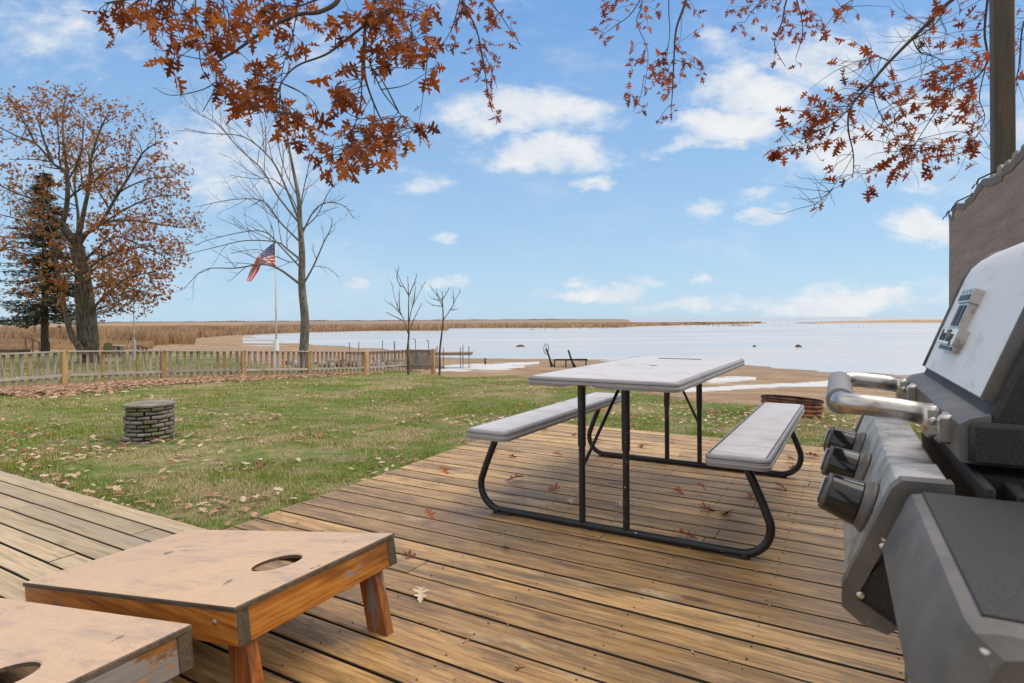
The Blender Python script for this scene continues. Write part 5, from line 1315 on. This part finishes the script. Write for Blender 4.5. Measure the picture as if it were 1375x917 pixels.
bl = [(1060,150,12,10,1.0),(1068,175,16,12,1.2),(1062,205,16,12,1.3),(1040,210,8,14,.5),(1095,140,16,14,1.2),(1095,160,26,16,1.9),(1115,150,20,18,1.3),(1093,112,12,10,.8),(1122,75,12,14,.5),(1128,92,8,10,.5),(1160,78,10,6,.6),
 (1135,185,20,14,1.0),(1100,195,20,14,.9),(1092,222,16,8,.5),(1120,220,10,8,.5),(1128,250,14,8,.6),(1096,278,10,8,.9),(1160,245,14,8,.6),(1172,240,10,8,.4),(1165,120,22,14,1.0),(1200,112,16,10,.8),(1225,130,18,20,1.1),(1200,150,26,16,.8),(1240,142,16,10,.8),(1180,180,24,16,.9),(1195,220,20,14,1.4),(1235,198,26,12,1.9),
 (1280,130,28,20,2.0),(1300,155,20,20,1.4),(1262,105,24,14,1.0),(1260,60,18,14,1.0),(1255,35,12,10,.6),(1285,20,26,16,.9),(1310,20,20,18,.8),(1300,60,24,20,1.1),(1312,100,18,20,1.0),(1280,90,22,16,1.0),(1270,190,22,14,1.2),(1300,190,20,14,1.0),(1250,220,24,12,1.1),(1225,228,20,12,1.0),(1290,225,16,10,.7),(1312,225,10,12,.7),(1320,180,10,14,.7),(1170,160,20,14,.5),(1145,120,10,10,.3),
 (1370,50,14,10,.6),(1370,110,12,16,1.0),(1366,140,12,10,.6),(1372,15,14,14,.6),(1222,15,20,10,.5),(1105,30,12,16,.9),(1112,55,8,10,.8),(1145,20,20,16,.7),(1085,15,16,12,.7),(1145,52,8,6,.6),(1180,8,20,8,.4),(1215,165,22,14,.9)]
itB = []
twigs_to(m, lim, bl, 4.8, 3.2, .112, RY, itB, (-.45,-.1,-.45), .35, tw=.0022)
# bare whippy side twigs
for _ in range(150):
    l = rng.choice(lim); p = l[rng.randrange(len(l)//3, len(l))]; d = rv()*.6+np.array([-.5,0,-.4]); d /= np.linalg.norm(d); L = rng.uniform(.2,.5); q = [p]
    for s in range(6): d = d+rv()*.18+np.array([-.03,0,.05]); d /= np.linalg.norm(d); q.append(q[-1]+d*L/6)
    m.tube(q, np.linspace(.0032,.0012,7), 4, False)
# farther sprays
MY = 9.0; lim2 = []
lim2.append(limb(m, [(940,-80),(921,0),(908,39),(905,78),(903,121),(901,150)], MY, .030, .005, 0, [crown,(4.6,6.5,6.3)])); lim2.append(limb(m, [(900,-40),(898,10),(899,50),(890,100)], MY, .010, .004)); lim2.append(limb(m, [(860,-40),(862,5),(855,30),(870,70),(865,120)], MY, .010, .003)); lim2.append(limb(m, [(905,80),(925,86),(940,95)], MY, .006,.003))
lim2.append(limb(m, [(880,-40),(850,15),(825,35),(812,45)], MY, .010,.003)); lim2.append(limb(m, [(1100,-80),(1060,-10),(1050,30),(1040,60),(1055,90)], MY, .022, .004, 0, [crown,(5.2,6.5,6.5)])); lim2.append(limb(m, [(1060,-10),(1020,5),(1000,30)], MY, .010,.004)); lim2.append(limb(m, [(1070,0),(1078,40),(1068,80)], MY, .01,.004)); lim2.append(limb(m, [(865,100),(860,130),(850,150)], MY, .005,.003)); lim2.append(limb(m, [(901,140),(890,152),(884,165)], MY, .005,.003))
bl2 = [(812,20,14,20,1.2),(822,5,14,10,1.2),(800,45,8,8,1.0),(812,52,8,8,1.0),(806,30,8,12,1.0),(862,35,12,14,1.0),(872,8,16,10,.9),(890,15,14,12,.6),(860,75,14,12,1.2),(855,60,8,8,.8),(885,70,16,14,1.0),(880,110,16,18,1.2),(895,95,14,14,1.0),(905,115,16,18,1.1),(922,75,14,10,1.1),(940,90,12,12,1.3),(935,25,12,10,.9),(948,28,6,8,.6),(925,5,14,8,.7),(845,95,8,10,.9),(852,120,10,14,1.0),(845,138,8,10,.9),(855,150,10,8,1.1),(870,120,10,12,.8),(915,110,12,10,.7),(885,158,12,8,1.1),(900,140,8,10,.7),(912,60,12,10,.5),
 (990,8,16,10,1.0),(1010,30,8,12,.8),(1002,20,10,12,.6),(1030,12,16,12,1.0),(1050,25,14,16,1.1),(1070,25,14,20,1.1),(1045,60,12,12,1.1),(1065,62,12,14,1.1),(1040,78,8,8,1.0),(1068,82,12,8,1.2),(1022,40,10,10,.8),(1012,52,6,10,.7),(1080,50,8,14,.8),(1085,20,10,14,.9),(1055,5,20,8,.9)]
itC = []
twigs_to(m, lim2, bl2, 4.2, 5.6, .125, MY, itC, (-.1,-.1,-.4))
for p in range(len(m.v)): m.v[p] = tuple(np.array(m.v[p])-og)
m.build('branches', M_twig, tB, smooth=True)
leafmesh('leaves', M_leafB, relit(itB), tB); leafmesh('far_leaves', M_leafB, relit(itC), tB)
print('B', len(itB), len(itC))

# ------------------------------------------------------------------ fallen leaves on the deck
spots = [(602,641,'by the left edge of the deck, just left of the table frame'),(582,702,'upright orange leaf between the cornhole board and the table'),(681,612,'under the near end of the left bench'),(741,611,'between the left bench and the near table posts'),(705,643,'broad leaf on the boards inside the left curve of the table frame'),(754,657,'small leaf left of the near left table post'),(768,678,'pale crumpled leaf left of the near left table post'),(824,678,'pale curled leaf between the two near table posts'),
 (903,658,'curled leaf nearest the near right table post'),(948,662,'leaf standing on edge under the right bench'),(937,684,'large brown leaf lying flat under the table, right side'),(971,691,'thin dark leaf right of the large brown leaf'),(1001,662,'leaf left of the near right frame curve'),(1040,651,'flat rust leaf beside the far right foot of the table'),(902,717,'leaf touching the near rail between post and right foot'),(565,789,'pale pink leaf beside the cornhole board leg'),(738,578,'leaf under the far end of the left bench'),(777,583,'leaf behind the near left post, far on the boards'),(903,594,'red leaf between the two far table posts'),(863,597,'dark leaf just left of the far left post'),
 (806,590,'leaf near the far left foot of the table'),(1057,617,'leaf inside the far right frame curve'),(1080,612,'leaf outside the far right frame curve'),(540,744,'black curled leaf right of the cornhole board corner'),(692,908,'brown leaf at the bottom edge of the photo'),(672,733,'dark scrap lying left below the table frame'),(663,612,'small orange scrap near the left deck edge'),(1100,604,'leaf at the far deck edge left of the grill'),(1072,627,'green tinged leaf outside the far right foot'),(620,598,'dark scrap at the left deck edge under the bench end')]
for i, (u, v, tx) in enumerate(spots):
    p = G(u, v, .012); L = rng.uniform(.075,.12)*(1.25 if i in (10,4) else 1); dark = 'dark' in tx or 'black' in tx; pale = 'pale' in tx
    if 'scrap' in tx: L *= .5
    if p.y < 2.2: L *= .6
    a = rng.random()*6.28; tone = .05 if dark else (.98 if pale else rng.uniform(.3,.75))
    up_ = rng.uniform(-.2,.3) if 'edge' not in tx and 'upright' not in tx else 1.2
    o = leafmesh('fallen_leaf', M_litter if pale else M_fallen, [((0,0,0), (math.cos(a),math.sin(a),up_), (rng.uniform(-.5,.5),rng.uniform(-.5,.5),1), L, tone, rng.uniform(.1,.7))])
    o.location = (p.x, p.y, .006+.03*max(0,up_)*.3+L*.12); 
    tag(o, ('' if any(w_ in tx.split()[0:2] for w_ in ('leaf','scrap')) else '')+('fallen leaf: ' if len(tx.split()) < 14 else 'leaf: ')+tx, 'leaf', 'fallen leaves scattered over the deck')

# ------------------------------------------------------------------ grass, litter, reeds
def on_deck(x, y):
    a = x*math.cos(YB)-y*math.sin(YB); b = x*math.sin(YB)+y*math.cos(YB)
    la = a0_+(a1_-a0_)*(b-b0_)/(b1_-b0_)
    return ((a > la-.01) & (b < B_FAR+.01)) | ((b < bE+.01) & (a <= la))
def scatter(N, ymin, ymax, amin=-.98, amax=.72, power=1.0):
    Y = ymin*(ymax/ymin)**(nr.random(N)**power); a = amin+(amax-amin)*nr.random(N); X = a*Y; return X, Y, a
X, Y, A = scatter(1050000, 2.6, 26, power=.85)
le = lawn_edge(A, X, Y); k = (~on_deck(X, Y)) & (Y < le+.15); X, Y = X[k], Y[k]
tuft = fbm(X*1.3, Y*1.3, 77, 4)*.55+fbm(X*6, Y*6, 78, 3)*.45; bare_ = fbm(X*1.1, Y*1.5, 140, 4); st_ = np.exp(-((X-(sp.x+.45))**2/.30+(Y-sp.y)**2/.12))+np.exp(-((X-(sp.x-.45))**2/.10+(Y-sp.y)**2/.05)); k = (nr.random(len(X)) < np.clip((tuft-.30)*3.2, .05, 1)*np.clip(1-(bare_-.60)*9, .12, 1)*np.clip(1-1.3*st_, .06, 1)); X, Y, tuft = X[k], Y[k], tuft[k]
Z = ground(X, Y); n_ = len(X); hgt = (.012+.024*nr.random(n_))*(.6+.9*tuft)*np.clip(1+ (Y-8)*.02, 1, 1.3); az_ = nr.random(n_)*6.283; lean = nr.random(n_)*.9
wd = .0011+.00055*Y*.42; dx_, dy_ = np.cos(az_), np.sin(az_)
P0 = np.stack([X-dy_*wd, Y+dx_*wd, Z-.004], -1); P1 = np.stack([X+dy_*wd, Y-dx_*wd, Z-.004], -1); P2 = np.stack([X+dx_*hgt*lean, Y+dy_*hgt*lean, Z+hgt], -1)
V = np.stack([P0,P1,P2],1).reshape(-1,3); Fc = np.arange(len(V)).reshape(-1,3)
tn = np.repeat(nr.random(n_), 3)
def grass_fn(n):
    p = n.pos(); t = n.attr('tone'); n1 = n.noise(p, .55, 6, .62); n5 = n.noise(n.vmath('ADD', p, (5,17,3)), 2.3, 5, .6)
    f = n.math('ADD', n.math('ADD', n.math('MULTIPLY', n1, .48), n.math('MULTIPLY', n5, .42)), n.math('MULTIPLY', t, .13))
    g = n.ramp(t, [(0,(.09,.12,.018)),(.5,(.24,.27,.05)),(1,(.42,.43,.11))]); s = n.ramp(t, [(0,(.30,.23,.11)),(1,(.66,.56,.36))])
    return {'Base Color': n.mix(n.sstep(f, .46, .62), g, s), 'Roughness': .7, 'Specular IOR Level': .25}
M_grass = mat('grass_blades', grass_fn)
tag(npmesh('grass', V, Fc, M_grass, tone=tn), 'short patchy green and straw coloured grass of the lawn', 'grass', kind='stuff'); print('grass', n_)

def litter(X, Y, mat_, name, label, smin, smax, tones=None, lift=.012):
    n_ = len(X); Z = ground(X, Y)+lift+nr.random(n_)*.012; it = []; 
    shape = np.array([(0,0),(.28,.12),(.10,.30),(.42,.42),(.16,.62),(.22,.85),(0,1.0),(-.22,.85),(-.16,.62),(-.42,.42),(-.10,.30),(-.28,.12)]); k = len(shape)
    az_ = nr.random(n_)*6.283; s = smin+(smax-smin)*nr.random(n_); tx = (nr.random(n_)-.5)*1.2; ty = (nr.random(n_)-.5)*1.2
    ux, uy = np.cos(az_), np.sin(az_); lx = shape[:,0][None,:]*s[:,None]; ly = (shape[:,1]-.5)[None,:]*s[:,None]
    cz = np.abs(lx)*.5*(nr.random(n_)[:,None]) + lx*tx[:,None]*.6+ly*ty[:,None]*.6
    VX = X[:,None]+lx*ux[:,None]-ly*uy[:,None]; VY = Y[:,None]+lx*uy[:,None]+ly*ux[:,None]; VZ = Z[:,None]+cz+s[:,None]*.12
    V = np.stack([VX,VY,VZ],-1).reshape(-1,3); Fc = np.arange(len(V)).reshape(-1,k); t = nr.random(n_) if tones is None else tones(n_)
    tag(npmesh(name, V, Fc, mat_, tone=np.repeat(t, k)), label, 'leaf litter', kind='stuff')
X, Y, A = scatter(10500, 3.0, 24, power=.9); le = lawn_edge(A, X, Y); cl = fbm(X*.8, Y*.8, 91, 3)
k = (~on_deck(X, Y)) & (Y < le+.8) & (nr.random(len(X)) < np.clip((cl-.40)*5, .05, 1)); X, Y = X[k], Y[k]
litter(X, Y, M_litter, 'leaf_litter', 'tan and brown fallen leaves scattered over the lawn', .035, .085)
k = nr.random(len(X)) < .06; litter(X[k]+.1, Y[k]+.1, M_fallen, 'rust_leaf_litter', 'bright rust fallen leaves scattered over the lawn', .05, .11)
# band of leaves drifted along the low fence
Xs = []; Ys = []
for i in range(5):
    a, b = PP[i], PP[i+1]; N = [15000,13000,8000,2600,600][i]
    t = nr.random(N); dd_ = np.abs(nr.normal(0, 1.15, N))*(1-.12*i)-.06; d = np.array([b.x-a.x, b.y-a.y]); d /= np.linalg.norm(d); nn = np.array([d[1], -d[0]])
    Xs.append(a.x+(b.x-a.x)*t+nn[0]*dd_); Ys.append(a.y+(b.y-a.y)*t+nn[1]*dd_)
X = np.concatenate(Xs); Y = np.concatenate(Ys); litter(X, Y, M_litter2, 'leaf_drift', 'copper coloured leaves drifted against the foot of the low fence', .08, .15)
# far deck corner and round the stone stack
X = np.concatenate([nr.normal(G(1090,603,0).x,.22,70), nr.normal(sp.x,.5,70), nr.normal(frx,.7,160)]); Y = np.concatenate([nr.normal(G(1090,600,0).y,.10,70)+.12, nr.normal(sp.y,.4,70), nr.normal(fry,.5,160)])
k = ~on_deck(X,Y); litter(X[k], Y[k], M_litter2, 'leaf_clumps', 'crumpled leaves gathered by the deck end, the fire ring and the stone stack', .05, .11)

# specks of bark and leaf crumbs on the boards
m = MB(); mm_ = 0
while mm_ < 420:
    a = rng.uniform(-3, 3.2); b = rng.uniform(.3, B_FAR-.05)
    if a < left_at(b)+.03: continue
    if rng.random() < .6: b = B_FAR-PIT*round((B_FAR-b)/PIT)-.006+rng.uniform(-.012,.012)
    x = a*math.cos(YB)+b*math.sin(YB); y = -a*math.sin(YB)+b*math.cos(YB)
    m.tone = rng.random(); s_ = rng.uniform(.0025,.008); q = rng.random()*6.28
    m.add([(x+s_*math.cos(q+k*1.57)*(1.6 if k%2 else .7), y+s_*math.sin(q+k*1.57)*(1.6 if k%2 else .7), .004+.003*(k%2)) for k in range(4)]+[(x, y, .009)], [(0,1,4),(1,2,4),(2,3,4),(3,0,4)]); mm_ += 1
tag(m.build('leaf_crumbs', M_litter2), 'tiny crumbs of leaf and bark scattered over the deck boards', 'leaf crumbs', kind='stuff')

# reeds
def reed_fn(n):
    p = n.pos(); t = n.attr('tone'); a = n.noise(n.scale(p,(1,1,.2)), .16, 5, .65); b = n.noise(n.vmath('ADD',p,(9,3,0)), .05, 3, .5)
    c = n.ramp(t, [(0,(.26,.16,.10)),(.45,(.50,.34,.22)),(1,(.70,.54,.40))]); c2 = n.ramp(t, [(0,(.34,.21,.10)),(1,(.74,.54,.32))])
    c = n.mix(n.sstep(b, .45, .6), c, c2); d2 = n.noise(n.scale(n.vmath('ADD',p,(50,3,0)),(.5,1,1)), .07, 5, .65); c = n.mix(n.math('MULTIPLY', n.sstep(d2, .50, .64), .65), c, n.ramp(t, [(0,(.15,.075,.05)),(1,(.42,.24,.16))])); c = n.mix(n.math('MULTIPLY', n.sstep(a, .50, .66), .6), c, (.20,.12,.085))
    return {'Base Color': c, 'Roughness': .9, 'Specular IOR Level': .15}
M_reed = mat('dry_reed', reed_fn)
def reed_height(x, y, a):
    h = .35+1.55*fbm(x*.045, y*.10, 55, 4)**1.0
    band = fbm(x*.02+3, y*.11, 60, 3)
    return np.clip(h*(.35+1.1*np.clip((band-.36)*4, 0, 1)), .10, 2.4)
def reeds(name, label, N, amin, amax, dfun, dmax, cap, blade=.05, power=1.0):
    a = amin+(amax-amin)*nr.random(N); y0 = dfun(a); Y = y0*(1+(dmax-1)*nr.random(N)**power); X = a*Y; 
    h = reed_height(X, Y, a); gz = ground(X, Y); h = np.minimum(h*cap, np.maximum(.15, (H-.10-(5.0*Y/F))-gz+0*.2)) if cap < 9 else h
    Z = gz; n_ = N; wd = blade*(.6+.8*nr.random(n_))*Y/90; lx = nr.normal(0,.18,n_)*h; ly = nr.normal(0,.18,n_)*h; hh = h*(.7+.45*nr.random(n_))
    P0 = np.stack([X-wd,Y,Z-.1],-1); P1 = np.stack([X+wd,Y,Z-.1],-1); P2 = np.stack([X+wd*.9+lx*.6,Y+ly*.6,Z+hh*.7],-1); P3 = np.stack([X+lx,Y+ly,Z+hh],-1); P4 = np.stack([X-wd*.9+lx*.6,Y+ly*.6,Z+hh*.7],-1)
    V = np.stack([P0,P1,P2,P3,P4],1).reshape(-1,3); Fc = np.arange(len(V)).reshape(-1,5)
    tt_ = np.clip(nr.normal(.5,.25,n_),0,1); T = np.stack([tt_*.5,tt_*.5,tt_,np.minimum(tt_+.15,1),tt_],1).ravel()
    tag(npmesh(name, V, Fc, M_reed, tone=T), label, 'reeds', kind='stuff')
fr_f = lambda a: np.interp(a, A_F, FAR)
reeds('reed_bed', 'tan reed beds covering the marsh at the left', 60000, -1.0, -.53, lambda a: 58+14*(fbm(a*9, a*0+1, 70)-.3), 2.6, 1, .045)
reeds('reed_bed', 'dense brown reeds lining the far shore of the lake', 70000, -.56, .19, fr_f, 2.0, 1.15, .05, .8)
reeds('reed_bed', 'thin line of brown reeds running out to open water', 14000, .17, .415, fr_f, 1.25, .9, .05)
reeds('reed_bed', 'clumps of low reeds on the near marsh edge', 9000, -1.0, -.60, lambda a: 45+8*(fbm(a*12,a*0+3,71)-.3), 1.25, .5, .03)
# low island strip and far marsh land
def strip_land(name, pts, z0=WL-.2, h=.35, label=None):
    m = MB(); n_ = len(pts)
    rings = [[(x,y0,z0),(x,y0+(y1-y0)*.15,WL+h*e),(x,y1-(y1-y0)*.15,WL+h*e),(x,y1,z0)] for x,y0,y1,e in pts]
    m.loft(rings); return m.build(name, M_marsh)
M_marsh = mat('marsh_ground', lambda n: {'Base Color': n.mix(n.noise(n.pos(), .3, 5, .65), (.25,.16,.11), (.48,.35,.25)), 'Roughness': .95})
pts = [(126+ i*12, 245+5*math.sin(i*.9), 268+7*math.sin(i*.7), .2+.8*min(1,i/3)*(.8+.4*((i*37)%10)/10)) for i in range(24)]
tag(strip_land('island', pts, h=1.15), kind='structure')
x0 = 0
# scattered sedge tufts in the shallows
V=[];T=[]
for (u,v,ru,nn_) in ((745,440.6,14,90),(800,441,40,40),(995,437.5,16,90),(970,438,40,30),(715,443,20,30),(1060,438.5,30,14),(1130,440,60,14),(940,437,30,20)):
    for _ in range(nn_):
        c = G(u+rng.gauss(0,ru*.5), v+rng.gauss(0,.25), WL); h = rng.uniform(.3,1.0)*c.y/200; w_ = .035*c.y/100; l = rng.uniform(-.3,.3)*h
        V += [(c.x-w_,c.y,WL-.05),(c.x+w_,c.y,WL-.05),(c.x+l,c.y,WL+h)]; T += [rng.random()*.5]*3
tag(npmesh('sedge', V, np.arange(len(V)).reshape(-1,3), M_reed, tone=T), 'sparse sedge tufts standing in the shallow water', 'sedge', kind='stuff')
# far shore treeline, barely visible
m = MB(); 
for k in range(110):
    a = -.70+.80*k/109; y = 2600; x = a*y; e = max(.3, 7*float(fbm(np.array([k*.37]),np.array([2.0]),88))-1.5); m.add([(x-16,y,WL),(x+16,y,WL),(x+13,y,WL+e),(x-11,y,WL+e*.8),(x-16,y+40,WL),(x+16,y+40,WL),(x+13,y+40,WL+e),(x-11,y+40,WL+e*.8)],[(0,1,2,3),(7,6,5,4),(3,2,6,7),(0,3,7,4),(1,5,6,2)])
tag(m.build('far_treeline', M_marsh), 'faint low treeline on the horizon beyond the marsh', 'treeline', kind='stuff')
